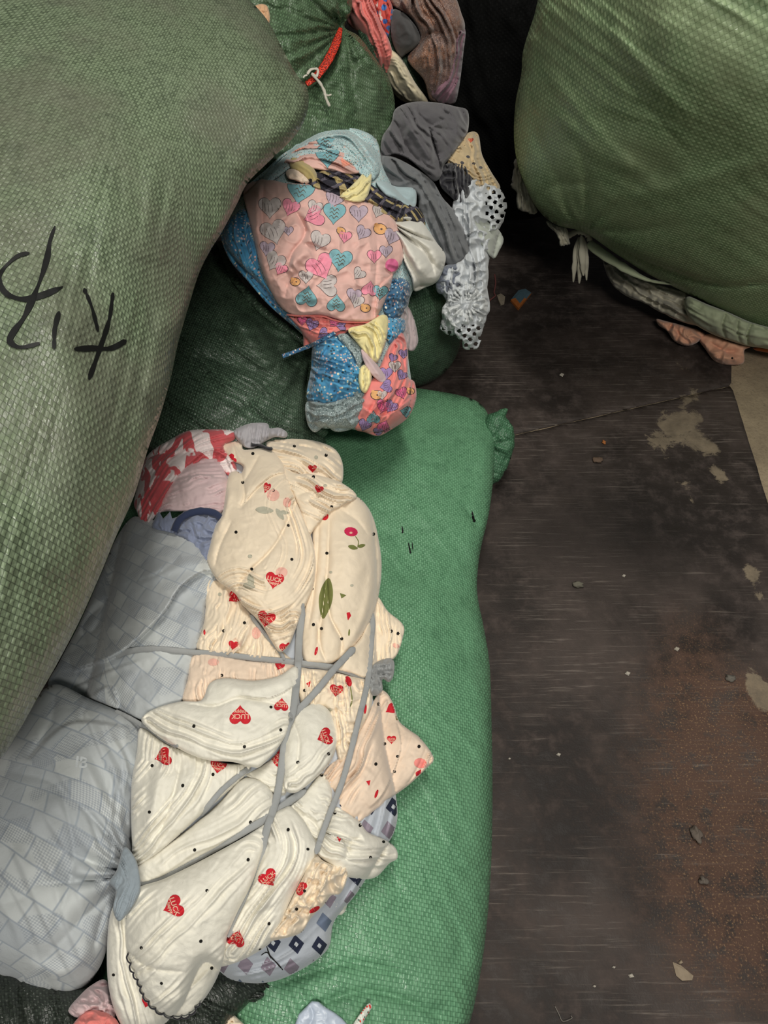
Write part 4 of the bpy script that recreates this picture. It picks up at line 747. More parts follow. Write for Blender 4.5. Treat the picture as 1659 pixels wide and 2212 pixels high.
kn = cloth('band_knot', Z5((1425, 1490), (1500, 1458), (1535, 1480), (1530, 1560), (1505, 1592), (1470, 1575), (1470, 1640), (1425, 1668), (1385, 1640), (1395, 1560)), L(-2), 28, GREYB, [('c', 12, 14, 3), ('f', 8, 7, *Z5((1440, 1540))[0], 40, 4)], 'grey fabric knot at the right edge of the cream bundle', cat='knot', step=2.5)
cloth('twisted_scrap', [(252, 1880), (268, 1830), (290, 1850), (300, 1880), (303, 1925), (285, 1960), (258, 1990), (244, 1965), (250, 1925), (236, 1905)], L(44), 8, m_cloth('grey_blue_twist', C('#8d979e'), C('#7c868e')), [('g', 6, 7, [(262, 1850), (285, 1900), (255, 1980)], 4)], 'twisted grey blue cloth wisp where the checked cloth meets the ivory lobes', step=2.5)
# ---- scraps at the bottom edge
cloth('white_plastic_sheet', Z8((955, 940), (1016, 848), (1060, 868), (1115, 905), (1130, 950)), lay(E, .004), 6, PLAST, [('v', 3, 4, Z8((1010, 860), (1020, 900), (1000, 940)))], 'pale blue white plastic piece at the bottom edge, on the bright green sack', 'plastic sheet', step=3, sm=2, back=lay(E, .0))
cloth('cream_scrap', Z8((705, 945), (722, 915), (750, 888), (775, 905), (800, 940)), lay(E, .006), 8, CREAM, [('c', 6, 12, 3)], 'tiny cream cloth scrap at the bottom edge, left of the plastic piece', step=3, back=lay(E, 0))
cloth('sequin_strip', Z8((1148, 930), (1180, 880), (1202, 855), (1212, 868), (1190, 905), (1172, 940)), lay(E, .004), 3, m_spots('sequin_print', C('#c9cfc4'), [C('#d4463a'), C('#e8e6dc'), C('#6a7d70')], 300., .4, keep=.8), [('n', 2, 8, 3)], 'narrow white and red speckled strip poking through the green sack', step=2, back=lay(E, 0))
cloth('coral_jersey_scrap', Z8((240, 945), (262, 895), (300, 878), (345, 885), (382, 912), (380, 950)), lay(Gk, .02), 10, CORAL, [('c', 8, 18, 5)], 'coral pink jersey scrap at the bottom edge under the checked cloth', step=3)
cloth('pale_print_scrap', Z8((222, 880), (260, 830), (300, 795), (345, 780), (372, 850), (372, 905), (300, 880), (262, 905)), lay(Gk, .012), 14, MAUVE, [('c', 8, 18, 7)], 'pale mauve printed cloth scrap between the checked cloth and the lowest lobe', step=3)
cloth('frayed_mesh_scrap', Z8((690, 770), (760, 800), (860, 818), (830, 850), (740, 850), (650, 900), (640, 860)), lay(E, .006), 8, G_K, [('g', 6, 7, Z8((660, 850), (760, 820), (850, 830)), 4)], 'dark frayed mesh scrap under the diamond print cloth', step=3, fray=2, back=lay(E, 0))
# ================================================================== the patterned fabric spilling from the dark sack
T_out = Z3((75, 620), (120, 480), (200, 390), (400, 200), (560, 90), (700, 75), (850, 180), (960, 380), (1080, 480), (1150, 620), (1200, 720), (1170, 850), (1060, 880), (1020, 1000), (1020, 1200), (1040, 1400), (1000, 1540), (880, 1620), (700, 1600), (560, 1590), (515, 1450), (535, 1200), (420, 1060), (280, 880), (140, 740))
T = Form(T_out, plane((500, 480, .66), (860, 900, .40), (900, 420, .60)), .12, .45)
TB = Form(T_out, T.base, .115, .45, [('n', 8, 40, 3)], .001)
build('patterned_heap_cloth', TB, [SPECK], 5, .14, label='pale speckled cloth mass inside the dark sack mouth, behind the pink print cloth', cat='cloth')
t_ = lambda k: lay(T, k*1e-3)
def hearts(lst, sc, mat, line=True, scr=False):
    o = []
    for x, y, s, r in lst:
        X, Y = Z3((x, y))[0]; s = s*.4219*1.15
        if line: o.append(dpoly(xf(HEART, X, Y, s+2.6, r, .95), LINEP, 1, 3))
        o.append(dpoly(xf(HEART, X, Y, s, r, .95), mat, 2, 3))
        if scr:
            for k in (-.16, 0, .16): o.append(stroke([tuple(v) for v in xf([(-.2, k), (-.1, k-.07), (0, k+.05), (.1, k-.06), (.2, k+.02)], X, Y, s, r)], 1.6, SCRB, 4))
        elif line and s > 22:
            for k in (-.2, -.05, .1): o.append(stroke([tuple(v) for v in xf([(k-.05, -.2), (k, 0), (k, .2)], X, Y, s, r)], 1, LINEP, 3))
    return o
def bear(x, y, s, r):
    X, Y = Z3((x, y))[0]; s = s*.4219
    return [ell(X, Y, s+3, s*.8+3, r, LINEP, 1), ell(X, Y, s, s*.8, r, YELP, 2), ell(X-s*.3, Y-s*.3, s*.35, s*.35, r, YELP, 2), ell(X+s*.1, Y, s*.2, s*.16, r, LINEP, 3)]
cloth('speckled_cloth', Z3((175, 380), (230, 330), (300, 270), (380, 190), (470, 95), (600, 50), (740, 62), (850, 110), (882, 200), (876, 290), (830, 335), (770, 300), (700, 240), (560, 220), (440, 260), (350, 320), (250, 390)), t_(6), 16, SPECK, [('g', 7, 12, Z3((200, 370), (450, 150), (700, 90), (860, 250)), 5), ('s', 8, 7, Z3((700, 190), (800, 250), (850, 330))), ('n', 5, 30, 3)], 'pale blue speckled cloth hood at the top of the patterned fabric', step=3)
cloth('pink_print_cloth', Z3((385, 235), (450, 165), (560, 105), (680, 125), (720, 170), (790, 270), (740, 300), (620, 285), (520, 270), (420, 250)), t_(16), 14, PINKB, [('g', 7, 11, Z3((400, 240), (560, 200), (760, 270)), 5), ('v', 6, 5, Z3((440, 190), (560, 180), (700, 150)))], 'small pink cloth fold with blue hearts under the speckled hood', decals=hearts([(600, 130, 100, 10), (610, 208, 110, 0)], 1, BLUEP, True, True)+hearts([(470, 185, 50, 0), (700, 240, 50, 30)], 1, m_flat('peach_print', C('#eda08a'), .8), False), step=2.5)
cloth('plaid_cloth', Z3((480, 320), (560, 290), (640, 270), (770, 310), (860, 370), (900, 395), (1000, 430), (1085, 480), (1112, 560), (1060, 560), (920, 530), (820, 470), (700, 430), (600, 400), (500, 370)), t_(12), 14, PLAID, [('c', 10, 20, 6), ('g', 6, 10, Z3((560, 330), (800, 410), (1080, 520)), 5)], 'crumpled black and khaki plaid cloth above the pink print cloth', step=3)
cloth('khaki_cloth', Z3((425, 215), (480, 225), (540, 270), (568, 340), (550, 360), (500, 320), (470, 290), (420, 265)), t_(24), 8, KHAKI, [('r', 5, 6, Z3((440, 235), (520, 280), (555, 345)))], 'khaki cloth strip curling under the small pink fold', step=2.5)
cloth('cream_scrap', Z3((398, 285), (440, 268), (480, 290), (520, 330), (500, 350), (440, 330), (408, 320)), t_(22), 7, PEACHY, [('c', 6, 12, 5)], 'small cream scrap beside the khaki strip', step=2.5)
cloth('pale_blue_cloth', Z3((858, 338), (905, 338), (960, 362), (1052, 372), (1066, 430), (1048, 470), (960, 432), (900, 400)), t_(22), 8, PALEB, [('r', 5, 8, Z3((880, 350), (960, 400), (1050, 430)))], 'pale blue grey cloth tongue right of the yellow scrap', step=2.5)
cloth('floral_cloth', Z3((62, 615), (85, 560), (130, 510), (190, 480), (240, 620), (260, 760), (300, 870), (400, 990), (490, 1095), (440, 1080), (310, 970), (200, 845), (110, 740)), t_(4), 16, BLUEF, [('g', 6, 12, Z3((130, 520), (180, 740), (320, 930), (470, 1080)), 5), ('n', 4, 25, 3)], 'blue cloth with tiny white flowers along the left of the pink print cloth', step=2.5,
      decals=[d for x, y in scatter(Z3((80, 600), (190, 500), (260, 760), (300, 860), (200, 820), (110, 720)), 34, 9, 3) for d in ([ell(x+3*math.cos(a), y+3*math.sin(a), 3.4, 3.4, 0, m_flo, 1) for a in np.arange(5)*1.2566]+[ell(x, y, 2.4, 2.4, 0, YELP, 2)])] if False else ())
cloth('hot_print_cloth', Z3((405, 1010), (560, 1010), (700, 1040), (840, 1045), (770, 1090), (640, 1135), (540, 1180), (490, 1185), (480, 1110)), t_(2), 14, SAL, [('g', 6, 10, Z3((420, 1040), (560, 1100), (780, 1070)), 5), ('c', 5, 18, 5)], 'salmon print cloth strip just under the hem of the pink print cloth', decals=hearts([(530, 1070, 60, 20), (590, 1120, 60, 60), (680, 1075, 50, 90)], 1, PURP)+hearts([(480, 1050, 45, 0), (640, 1060, 46, 40)], 1, HOTP), step=2.5)
cloth('floral_cloth', Z3((905, 860), (980, 830), (1032, 865), (1024, 960), (970, 1040), (900, 1010)), t_(-2), 16, NAVYF, [('c', 9, 16, 5)], 'dark blue floral cloth peeping out right of the pink print cloth', step=2.5)
cloth('floral_cloth', Z3((905, 1035), (1000, 1040), (1010, 1090), (970, 1140), (925, 1170), (905, 1100)), t_(0), 16, BLUEF, [('c', 8, 16, 7)], 'small light blue floral scrap right of the upper yellow cloth', step=2.5)
cloth('sheer_cloth', Z3((985, 950), (1035, 990), (1060, 1070), (1076, 1150), (1045, 1205), (1000, 1170), (985, 1060)), t_(-6), 8, m_cloth('sheer_lilac', C('#a89a9a'), C('#8f8587')), [('g', 6, 9, Z3((1010, 960), (1040, 1190)), 5)], 'thin greyish lilac cloth at the right edge of the patterned fabric', step=2.5, fray=1)
cloth('floral_cloth', Z3((540, 1165), (620, 1125), (700, 1150), (745, 1230), (785, 1290), (800, 1400), (740, 1445), (640, 1470), (508, 1460), (525, 1300)), t_(4), 24, BLUEF, [('g', 8, 11, Z3((530, 1300), (650, 1330), (790, 1360)), 5), ('c', 6, 20, 5)], 'bunched blue floral cloth in the lower part of the spill, left side', step=2.5)
cloth('salmon_print_cloth', Z3((925, 1180), (990, 1110), (1022, 1200), (1022, 1335), (1055, 1362), (1064, 1450), (1022, 1545), (940, 1605), (870, 1640), (800, 1620), (750, 1600), (770, 1500), (800, 1400), (870, 1300)), t_(4), 30, SAL, [('g', 7, 12, Z3((960, 1180), (960, 1400), (830, 1620)), 5), ('s', 9, 6, Z3((790, 1490), (900, 1535), (1040, 1440))), ('s', 7, 6, Z3((1020, 1330), (940, 1440), (860, 1480))), ('n', 4, 30, 3)], 'bright salmon pink cloth with purple and blue cartoon hearts, lowest in the spill',
      decals=hearts([(910, 1320, 62, 0), (990, 1330, 50, 30), (910, 1385, 60, 80), (800, 1585, 60, 20), (1000, 1220, 46, 0), (935, 1490, 62, 30), (870, 1620, 44, 0), (945, 1240, 40, 20)], 1, PURP)+hearts([(955, 1285, 56, 0), (890, 1430, 46, 0)], 1, GREYP)+hearts([(895, 1490, 66, 20), (990, 1420, 56, -20), (900, 1590, 60, 200)], 1, HOTP)+hearts([(845, 1545, 62, 180), (1010, 1515, 52, 100)], 1, BLUEP)+bear(860, 1430, 55, 10)+bear(1035, 1410, 40, 0), step=2.5)
cloth('grey_speckled_cloth', Z3((503, 1465), (600, 1470), (700, 1440), (790, 1390), (835, 1430), (800, 1500), (770, 1580), (720, 1610), (650, 1618), (600, 1590), (545, 1622), (505, 1570)), t_(12), 16, GSPECK, [('g', 6, 12, Z3((510, 1520), (650, 1520), (800, 1430)), 5), ('c', 5, 18, 8)], 'grey speckled cloth at the bottom left of the patterned spill', step=2.5)
cloth('grey_torn_cloth', Z3((660, 1125), (700, 1115), (770, 1165), (800, 1230), (785, 1270), (770, 1300), (740, 1220), (690, 1170)), t_(26), 5, GSPECK, [('g', 5, 8, Z3((680, 1130), (780, 1260)), 5)], 'torn grey cloth scrap lying over the bunched blue floral cloth', step=2.5, sm=2, fray=1)
PK = cloth('pink_print_cloth', Z3((182, 375), (250, 328), (330, 330), (400, 345), (540, 355), (680, 405), (830, 445), (935, 505), (990, 620), (995, 740), (960, 800), (948, 815), (925, 900), (880, 1000), (835, 1052), (700, 1052), (580, 1022), (450, 1022), (375, 985), (320, 900), (270, 780), (235, 640), (195, 480)), t_(18), 30, PINKB, [
    ('r', 7, 9, Z3((262, 340), (250, 500), (260, 650), (310, 860))), ('v', 7, 5, Z3((285, 340), (275, 500), (290, 700))), ('v', 12, 7, Z3((440, 480), (490, 560), (490, 620), (430, 700), (400, 790), (340, 830))), ('r', 9, 10, Z3((480, 470), (520, 570), (520, 640), (600, 680))), ('v', 8, 6, Z3((500, 650), (600, 690), (640, 730))), ('r', 7, 12, Z3((400, 800), (470, 720), (520, 690))), ('v', 7, 6, Z3((400, 880), (480, 820), (520, 860))),
    ('v', 5, 5, Z3((865, 640), (860, 800), (830, 1040))), ('v', 6, 6, Z3((390, 930), (420, 830), (480, 800))), ('c', 4, 34, 4), ('n', 6, 50, 6), ('s', 7, 6, Z3((850, 1040), (880, 880), (940, 815), (900, 780)))], 'large pale pink cloth printed with cartoon hearts, centre of the patterned spill', step=2.5,
    decals=hearts([(470, 385, 130, 12), (645, 500, 105, 5), (675, 740, 110, 10), (880, 905, 72, 5)], 1, BLUEP, True, True)+hearts([(505, 925, 100, 190), (655, 960, 84, 185)], 1, BLUEP, True, True)
    + hearts([(315, 470, 105, 0), (335, 595, 120, -15), (570, 640, 95, 20), (545, 470, 70, 20), (340, 745, 95, 30), (610, 870, 100, 90), (770, 810, 60, 40), (500, 825, 66, 0), (870, 490, 60, 20), (760, 950, 66, 20)], 1, GREYP)
    + hearts([(645, 425, 90, 20), (770, 500, 84, 0), (940, 620, 80, 20), (910, 695, 60, 0), (745, 920, 70, 10), (410, 590, 46, 0), (790, 600, 70, 30), (300, 680, 70, 10)], 1, LILACP)
    + hearts([(575, 775, 130, -25), (420, 470, 84, 20), (540, 515, 100, 70), (825, 885, 72, 190), (850, 720, 66, 0), (370, 785, 62, 30), (700, 620, 60, 10)], 1, PINKP)+[ell(*Z3((940, 765))[0], 29, 29, 0, HOTP, 3)]+bear(880, 580, 66, 10)+bear(445, 850, 50, 0)+bear(805, 985, 50, 0)+bear(680, 590, 44, 20))
pk = [o for o in COL.objects if o.get('label', '').startswith('large pale pink')][0]
hm = band('hem', Z3((400, 1018), (460, 1024), (580, 1026), (640, 1045), (700, 1056), (835, 1056), (870, 1020)), 4, t_(24), [CORAL], .003); adopt(hm, pk)
cloth('yellow_cloth', Z3((672, 415), (720, 370), (770, 320), (790, 298), (812, 318), (835, 296), (830, 370), (800, 435), (740, 442)), t_(46), 8, YEL, [('g', 6, 8, Z3((690, 420), (770, 380), (820, 310)), 5)], 'pale yellow cloth scrap standing up above the pink print cloth', step=2.5, sm=2)
cloth('white_cloth', Z3((918, 530), (1000, 514), (1080, 530), (1130, 590), (1170, 650), (1214, 712), (1205, 780), (1170, 850), (1110, 880), (1055, 898), (1040, 830), (1000, 740), (985, 650), (940, 580)), t_(14), 28, WHT, [('f', 15, 15, *Z3((925, 540))[0], 150, 5), ('v', 12, 6, Z3((1040, 620), (1120, 700), (1160, 820))), ('n', 4, 30, 4)], 'crumpled off white cloth to the right of the pink print cloth', step=2.5)
cloth('yellow_cloth', Z3((715, 1095), (800, 1068), (850, 1040), (890, 1018), (920, 1035), (915, 1130), (890, 1210), (860, 1265), (820, 1235), (770, 1175)), t_(34), 14, YEL, [('g', 7, 9, Z3((740, 1110), (830, 1120), (870, 1240)), 5), ('v', 7, 5, Z3((860, 1040), (850, 1120), (860, 1220)))], 'pale yellow cloth tongue hanging below the pink print cloth', step=2.5)
cloth('yellow_roll', Z3((778, 1290), (810, 1275), (835, 1310), (832, 1370), (806, 1420), (778, 1400), (768, 1350)), t_(34), 10, YEL, [('g', 5, 6, Z3((800, 1290), (810, 1400)), 5)], 'small rolled end of pale yellow cloth on the blue floral cloth', step=2)
cloth('pale_pink_strip', Z3((782, 1198), (815, 1215), (860, 1270), (915, 1345), (895, 1372), (840, 1330), (800, 1270)), t_(40), 4, MAUVE, [('r', 3, 5, Z3((800, 1220), (890, 1350)))], 'flat pale pink ribbon strip crossing below the yellow tongue', step=2.5)
band('floral_binding', Z3((650, 1110), (560, 1160), (490, 1190), (380, 1232)), 9, nearest(t_(26), lay(B, .004)), [NAVYF], .004, label='thin dark floral binding trailing left over the dark green sack', cat='binding')
# ---- dark hem of the open sack
hb = band('rolled_mouth', [(476, 520), (500, 590), (556, 660), (610, 705), (664, 745), (676, 800), (664, 860), (676, 915), (705, 940)], 20, lay(B, .012), [G_B], .02, wn=.2); adopt(hb, bo)
# ================================================================== grey and white heap behind
HP = Form(Z3((840, 180), (900, 20), (1050, -80), (1250, -60), (1330, 60), (1420, 160), (1480, 300), (1520, 450), (1460, 700), (1420, 950), (1380, 1150), (1280, 1160), (1180, 1000), (1120, 800), (1000, 560), (880, 360)), plane((1000, 240, .62), (1060, 600, .36), (850, 420, .56)), .10, .45)
h_ = lambda k: lay(HP, k*1e-3)
cloth('tan_print_cloth', Z3((1220, 220), (1290, 130), (1335, 85), (1382, 95), (1402, 200), (1450, 290), (1495, 370), (1440, 400), (1350, 380), (1280, 320)), h_(0), 18, CREMT, [('g', 6, 12, Z3((1350, 90), (1380, 240), (1440, 370)), 5), ('g', 4, 8, Z3((1280, 160), (1400, 210)), 7)], 'tan cream cloth with tiny sketch print behind the charcoal cloth', decals=[ell(*Z3(p)[0], 9, 6, 20, DGREY) for p in ((1360, 245), (1330, 210), (1395, 265), (1300, 240))]+[dpoly(xf(HEART, *Z3((1345, 125))[0], 12, 0), m_flat('orange_mark', C('#d9694f'), .8), 1, 3)], step=3, Hb=.08)
def lh(x, y):
    u = (x*.8+y*.6)/15.; v = (-x*.6+y*.8)/15.; fu = u-math.floor(u)-.5; fv = v-math.floor(v)-.5
    return (fu*fu+fv*fv < .085) and ((x > 1048 and y < 530) or y > 700)
cloth('lace_cloth', Z3((1330, 320), (1420, 335), (1492, 380), (1530, 445), (1500, 560), (1455, 640), (1440, 750), (1432, 880), (1442, 980), (1402, 1090), (1385, 1180), (1312, 1197), (1282, 1140), (1188, 1092), (1222, 960), (1178, 885), (1210, 780), (1290, 740), (1320, 640), (1250, 480)), h_(4), 22, LACE, [('c', 12, 22, 5), ('g', 8, 12, Z3((1350, 380), (1380, 700), (1320, 1100)), 8)], 'white lace cloth with round holes hanging at the right of the heap', step=2.5, fray=2.5, holes=lh)
cloth('grey_cloth', Z3((868, 205), (960, 215), (1080, 280), (1150, 335), (1200, 420), (1270, 500), (1325, 620), (1335, 700), (1290, 745), (1235, 770), (1190, 720), (1130, 620), (1080, 500), (1060, 400), (900, 370), (850, 300)), h_(8), 24, GREYC, [('g', 7, 14, Z3((950, 230), (1140, 400), (1280, 720)), 5), ('v', 10, 8, Z3((1120, 620), (1180, 480), (1150, 340))), ('c', 5, 36, 6), ('n', 5, 40, 4)], 'mid grey cloth sloping down between the pink print cloth and the white lace', step=3, Hb=.08)
cloth('charcoal_cloth', Z3((1200, 260), (1260, 240), (1320, 255), (1356, 320), (1340, 400), (1290, 450), (1235, 410), (1185, 350)), h_(20), 14, BLACKC, [('g', 8, 9, Z3((1260, 250), (1290, 430)), 5), ('c', 6, 18, 3)], 'small almost black cloth fold above the white lace', step=2.5)
cloth('charcoal_cloth', Z2((905, 600), (1000, 562), (1130, 565), (1240, 588), (1303, 612), (1304, 720), (1265, 790), (1215, 860), (1170, 915), (1170, 960), (1120, 1000), (1060, 950), (980, 880), (900, 850), (828, 870), (830, 760), (880, 680)), h_(16), 26, m_cloth('charcoal_twill', C('#5b595c'), C('#4a484c')), [('v', 12, 9, Z2((900, 640), (960, 800), (1060, 920))), ('s', 12, 8, Z2((1160, 930), (1110, 760), (1100, 700), (1180, 660))), ('v', 12, 8, Z2((1100, 700), (1120, 800), (1160, 880))), ('r', 11, 10, Z2((930, 620), (1030, 760), (1110, 900))), ('g', 7, 16, Z2((900, 640), (1000, 800), (1140, 960)), 9), ('c', 5, 40, 6), ('v', 9, 8, Z2((1010, 600), (1100, 690), (1240, 720))), ('n', 6, 40, 4)], 'charcoal grey cloth draped at the top of the heap, below the coral cloth', step=3, Hb=.08)
cloth('white_flap', Z3((1325, 505), (1400, 518), (1470, 565), (1512, 630), (1490, 690), (1458, 732), (1400, 660), (1350, 580)), h_(30), 8, m_cloth('ecru_cloth', C('#b5bab0'), C('#a1a79c')), [('v', 5, 5, Z3((1360, 530), (1450, 600), (1490, 660)))], 'pale grey white cloth corner sticking out over the lace', step=3, sm=3)
cloth('white_tangle', Z3((1210, 960), (1260, 880), (1330, 850), (1400, 900), (1430, 980), (1400, 1060), (1330, 1080), (1250, 1100), (1195, 1080)), h_(26), 18, m_cloth('bright_white_net', C('#d3d6d6'), C('#b5babc')), [('f', 12, 17, *Z3((1320, 960))[0], 90, 5), ('c', 10, 14, 6)], 'tangled bright white cloth low in the heap, over the lace', step=2.5, fray=3)
cloth('slate_scrap', Z3((1160, 820), (1220, 760), (1290, 770), (1300, 850), (1240, 900), (1180, 910)), h_(18), 12, m_cloth('steel_grey', C('#737986'), C('#5b606c')), [('c', 10, 14, 8)], 'steel grey crumpled scrap under the off white cloth', step=2.5, fray=2)
# ---- top row
TP = Form(Z2((630, -60), (900, -100), (1220, -80), (1300, 150), (1260, 400), (1220, 590), (1050, 600), (850, 450), (700, 200)), plane((900, 20, .80), (960, 200, .62), (760, 20, .80)), .08, .45)
p_ = lambda k: lay(TP, k*1e-3)
cloth('brown_speckled_cloth', Z2((870, -60), (1000, -80), (1200, -60), (1270, 80), (1287, 160), (1262, 300), (1240, 480), (1205, 575), (1100, 560), (1060, 440), (970, 330), (1020, 250), (1040, 200), (1000, 110), (950, 70), (880, 20)), p_(4), 30, BROWNS, [('g', 8, 14, Z2((1000, 0), (1150, 250), (1150, 540)), 5), ('v', 9, 7, Z2((970, 330), (1080, 190), (1180, 180))), ('n', 6, 40, 4)], 'brown speckled cloth piled at the top centre', step=3, Hb=.1)
cloth('purple_cloth', Z2((1225, 190), (1288, 160), (1278, 300), (1252, 500), (1222, 575), (1130, 565), (1095, 500), (1190, 420)), p_(10), 24, m_cloth('purple_pink_cloth', C('#80606c'), C('#6a566a')), [('g', 8, 10, Z2((1260, 180), (1230, 400), (1150, 550)), 5)], 'dull purple pink cloth hanging at the edge of the brown speckled one', step=3)
cloth('dark_grey_cloth', Z2((885, 60), (940, 65), (990, 110), (1036, 180), (1034, 240), (960, 300), (925, 312), (880, 200)), p_(14), 16, m_cloth('soot_grey', C('#4b4a4a'), C('#403f40')), [('r', 5, 12, Z2((930, 90), (990, 200), (960, 290)))], 'dark grey cloth flap between the coral and brown speckled cloths', step=3)
cloth('blue_red_print_cloth', Z2((770, -40), (860, -20), (892, 60), (875, 150), (862, 205), (815, 120)), p_(16), 14, m_spots('blue_red_print', C('#d05a50'), [C('#3d62a8'), C('#d8c9c0'), C('#4c7cc0'), C('#c9413c')], 60., .42, keep=.7), [('g', 5, 9, Z2((800, 0), (860, 190)), 5)], 'small red and blue printed cloth right beside the coral cloth', step=2.5)
cloth('coral_cloth', Z2((620, -40), (700, -50), (770, -10), (800, 60), (835, 150), (872, 230), (886, 300), (866, 400), (846, 424), (800, 350), (770, 265), (720, 195), (640, 130), (650, 60)), p_(26), 20, CORAL, [('g', 6, 10, Z2((700, 20), (800, 220), (850, 410)), 5), ('g', 4, 8, Z2((770, 280), (880, 300)), 7, 30)], 'coral pink cloth tail hanging at the top behind the red strapped sack', step=3)
cloth('cream_cloth', Z2((872, 290), (900, 285), (950, 340), (1010, 450), (1085, 562), (1020, 575), (950, 560), (900, 520), (848, 430)), p_(20), 14, m_cloth('old_cream', C('#d8cdb0'), C('#c6b998')), [('r', 6, 9, Z2((890, 310), (960, 440), (1030, 560))), ('g', 4, 9, Z2((880, 400), (980, 540)), 3)], 'cream cloth tip below the coral cloth tail', step=3)
cloth('white_scrap', [(478, -20), (506, -14), (514, 0), (502, 20), (486, 12)], lay(D, .03), 8, WHT, [('r', 3, 6, [(490, -10), (500, 12)])], 'tiny white cloth scrap at the top edge beside the handwritten sack', step=2.5)
cloth('peach_scrap', [(536, 30), (556, 10), (578, 14), (582, 50), (560, 56)], lay(D, .008), 6, m_cloth('peach_netted', C('#c9a07c'), C('#a8835f')), [('g', 4, 6, [(560, 10), (565, 55)], 3)], 'peach cloth showing through the worn green sack at the top', step=2.5)
# ---- red strap and string on the tied sack
sp = band('red_strap', [(736, 60), (728, 88), (716, 116), (700, 144), (682, 166), (662, 182)], [8, 18, 20, 19, 17, 12], lay(D, .010), [REDNET], .006, label='red net strap tied round the neck of the worn green sack', cat='strap', n=6)
stg = band('white_string', [(664, 160), (672, 150), (686, 150), (684, 164), (674, 160), (690, 178), (700, 196), (704, 212), (712, 230)], 6, lay(D, .022), [STRING], .006, label='knotted white string hanging from the red strap', cat='string', n=8, wn=.25)
adopt(band('string_end', [(701, 205), (710, 206), (716, 204)], 4, lay(D, .024), [STRING], .004, n=6), stg)
adopt(band('string_end', [(664, 162), (658, 164), (655, 168)], 4, lay(D, .024), [STRING], .004, n=6), stg)
# ================================================================== under the pale olive sack
fs = lambda k: lay(Fk, k*1e-3)
cloth('torn_white_cloth', Z4((285, 860), (340, 930), (365, 1040), (405, 1140), (380, 1165), (335, 1150), (292, 1130), (290, 1050), (262, 1015), (275, 950)), facing(1130, 420, .42), 14, DIRTW, [('g', 8, 8, Z4((310, 900), (340, 1140)), 5)], 'torn soiled white cloth hanging at the left of the pale olive sack', step=2.5, fray=2, Hb=.03)
cloth('torn_white_cloth', Z4((448, 1205), (500, 1215), (560, 1245), (585, 1320), (560, 1330), (532, 1338), (508, 1280)), facing(1200, 500, .34), 10, DIRTW, [('g', 7, 8, Z4((480, 1210), (550, 1330)), 5)], 'small torn white rag just left of the tassel', step=2.5, fray=2.5, Hb=.03)
tas = bpy.data.objects.new('tassel', None); COL.objects.link(tas); tas.location = tuple(P(1255, 505, .31)); props(tas, 'frayed white cloth tassel hanging from the pale olive sack', 'tassel')
tb = facing(1255, 550, .27)
for k, (a, b, c) in enumerate([((632, 1290), (612, 1400), (600, 1535)), ((640, 1290), (640, 1400), (632, 1542)), ((652, 1290), (668, 1400), (672, 1525)), ((645, 1280), (652, 1420), (655, 1500))]):
    band('strip', Z4(a, b, c), [5, 15, 12, 3], lambda x, y, k=k: tb(x, y)-.006*k, [m_strip] if False else [DIRTW], .008, parent=tas, wn=.2, sd=k+3, n=10)
band('tie', Z4((560, 1290), (600, 1268), (640, 1262), (680, 1280), (690, 1310)), 12, lambda x, y: tb(x, y)-.02, [DIRTW], .014, parent=tas, wn=.4)
cloth('soiled_cloth', Z4((765, 1400), (880, 1470), (1000, 1525), (1120, 1560), (1230, 1600), (1260, 1700), (1290, 1770), (1200, 1755), (1080, 1700), (990, 1650), (880, 1605), (800, 1530)), plane((1320, 590, .14), (1480, 690, .08), (1500, 640, .14)), 26, DIRTW, [('g', 8, 14, Z4((800, 1450), (1000, 1590), (1250, 1700)), 5), ('v', 9, 8, Z4((1000, 1540), (1010, 1600), (990, 1650))), ('c', 6, 24, 4)], 'soiled off white cloth bulging out under the seam of the pale olive sack', step=3, Hb=.05, fray=1)
hf = plane((1280, 530, .28), (1640, 740, .13), (1500, 600, .22))
f1 = band('hem_cord', Z4((680, 1320), (780, 1395), (900, 1470), (1000, 1520), (1100, 1540), (1250, 1548), (1360, 1530)), [20, 22, 18, 8, 6, 8, 8], lambda x, y: np.minimum(hf(x, y), tz(x, y, .12))-.02, [HEMG], .02, wn=.15); adopt(f1, fo)
cloth('rolled_hem_cloth', Z4((1205, 1640), (1230, 1612), (1320, 1650), (1450, 1700), (1560, 1750), (1700, 1790), (1800, 1830), (1780, 1920), (1640, 1895), (1540, 1880), (1440, 1850), (1340, 1810), (1250, 1755), (1215, 1700)), plane((1480, 670, .14), (1650, 745, .09), (1560, 680, .16)), 34, HEMG, [('v', 8, 4, Z4((1430, 1700), (1410, 1770), (1430, 1840))), ('v', 9, 4, Z4((1580, 1740), (1545, 1820), (1560, 1890))), ('v', 6, 4, Z4((1500, 1720), (1490, 1790), (1510, 1870))), ('g', 4, 12, Z4((1230, 1660), (1500, 1780), (1700, 1850)), 4), ('n', 4, 30, 4)], 'pale green rolled cloth along the bottom of the pale olive sack', step=3, Hb=.05)
cloth('peach_cloth', Z4((1052, 1735), (1100, 1745), (1180, 1765), (1270, 1790), (1320, 1820), (1290, 1850), (1262, 1870), (1215, 1882), (1150, 1855), (1110, 1800), (1065, 1770)), plane((1430, 700, .03), (1500, 740, .02), (1510, 710, .05)), 20, PEACH, [('c', 9, 20, 5), ('v', 8, 6, Z4((1150, 1790), (1200, 1840), (1230, 1870)))], 'crumpled peach cloth on the floor by the rolled hem, the left one', step=2.5, Hb=.03)
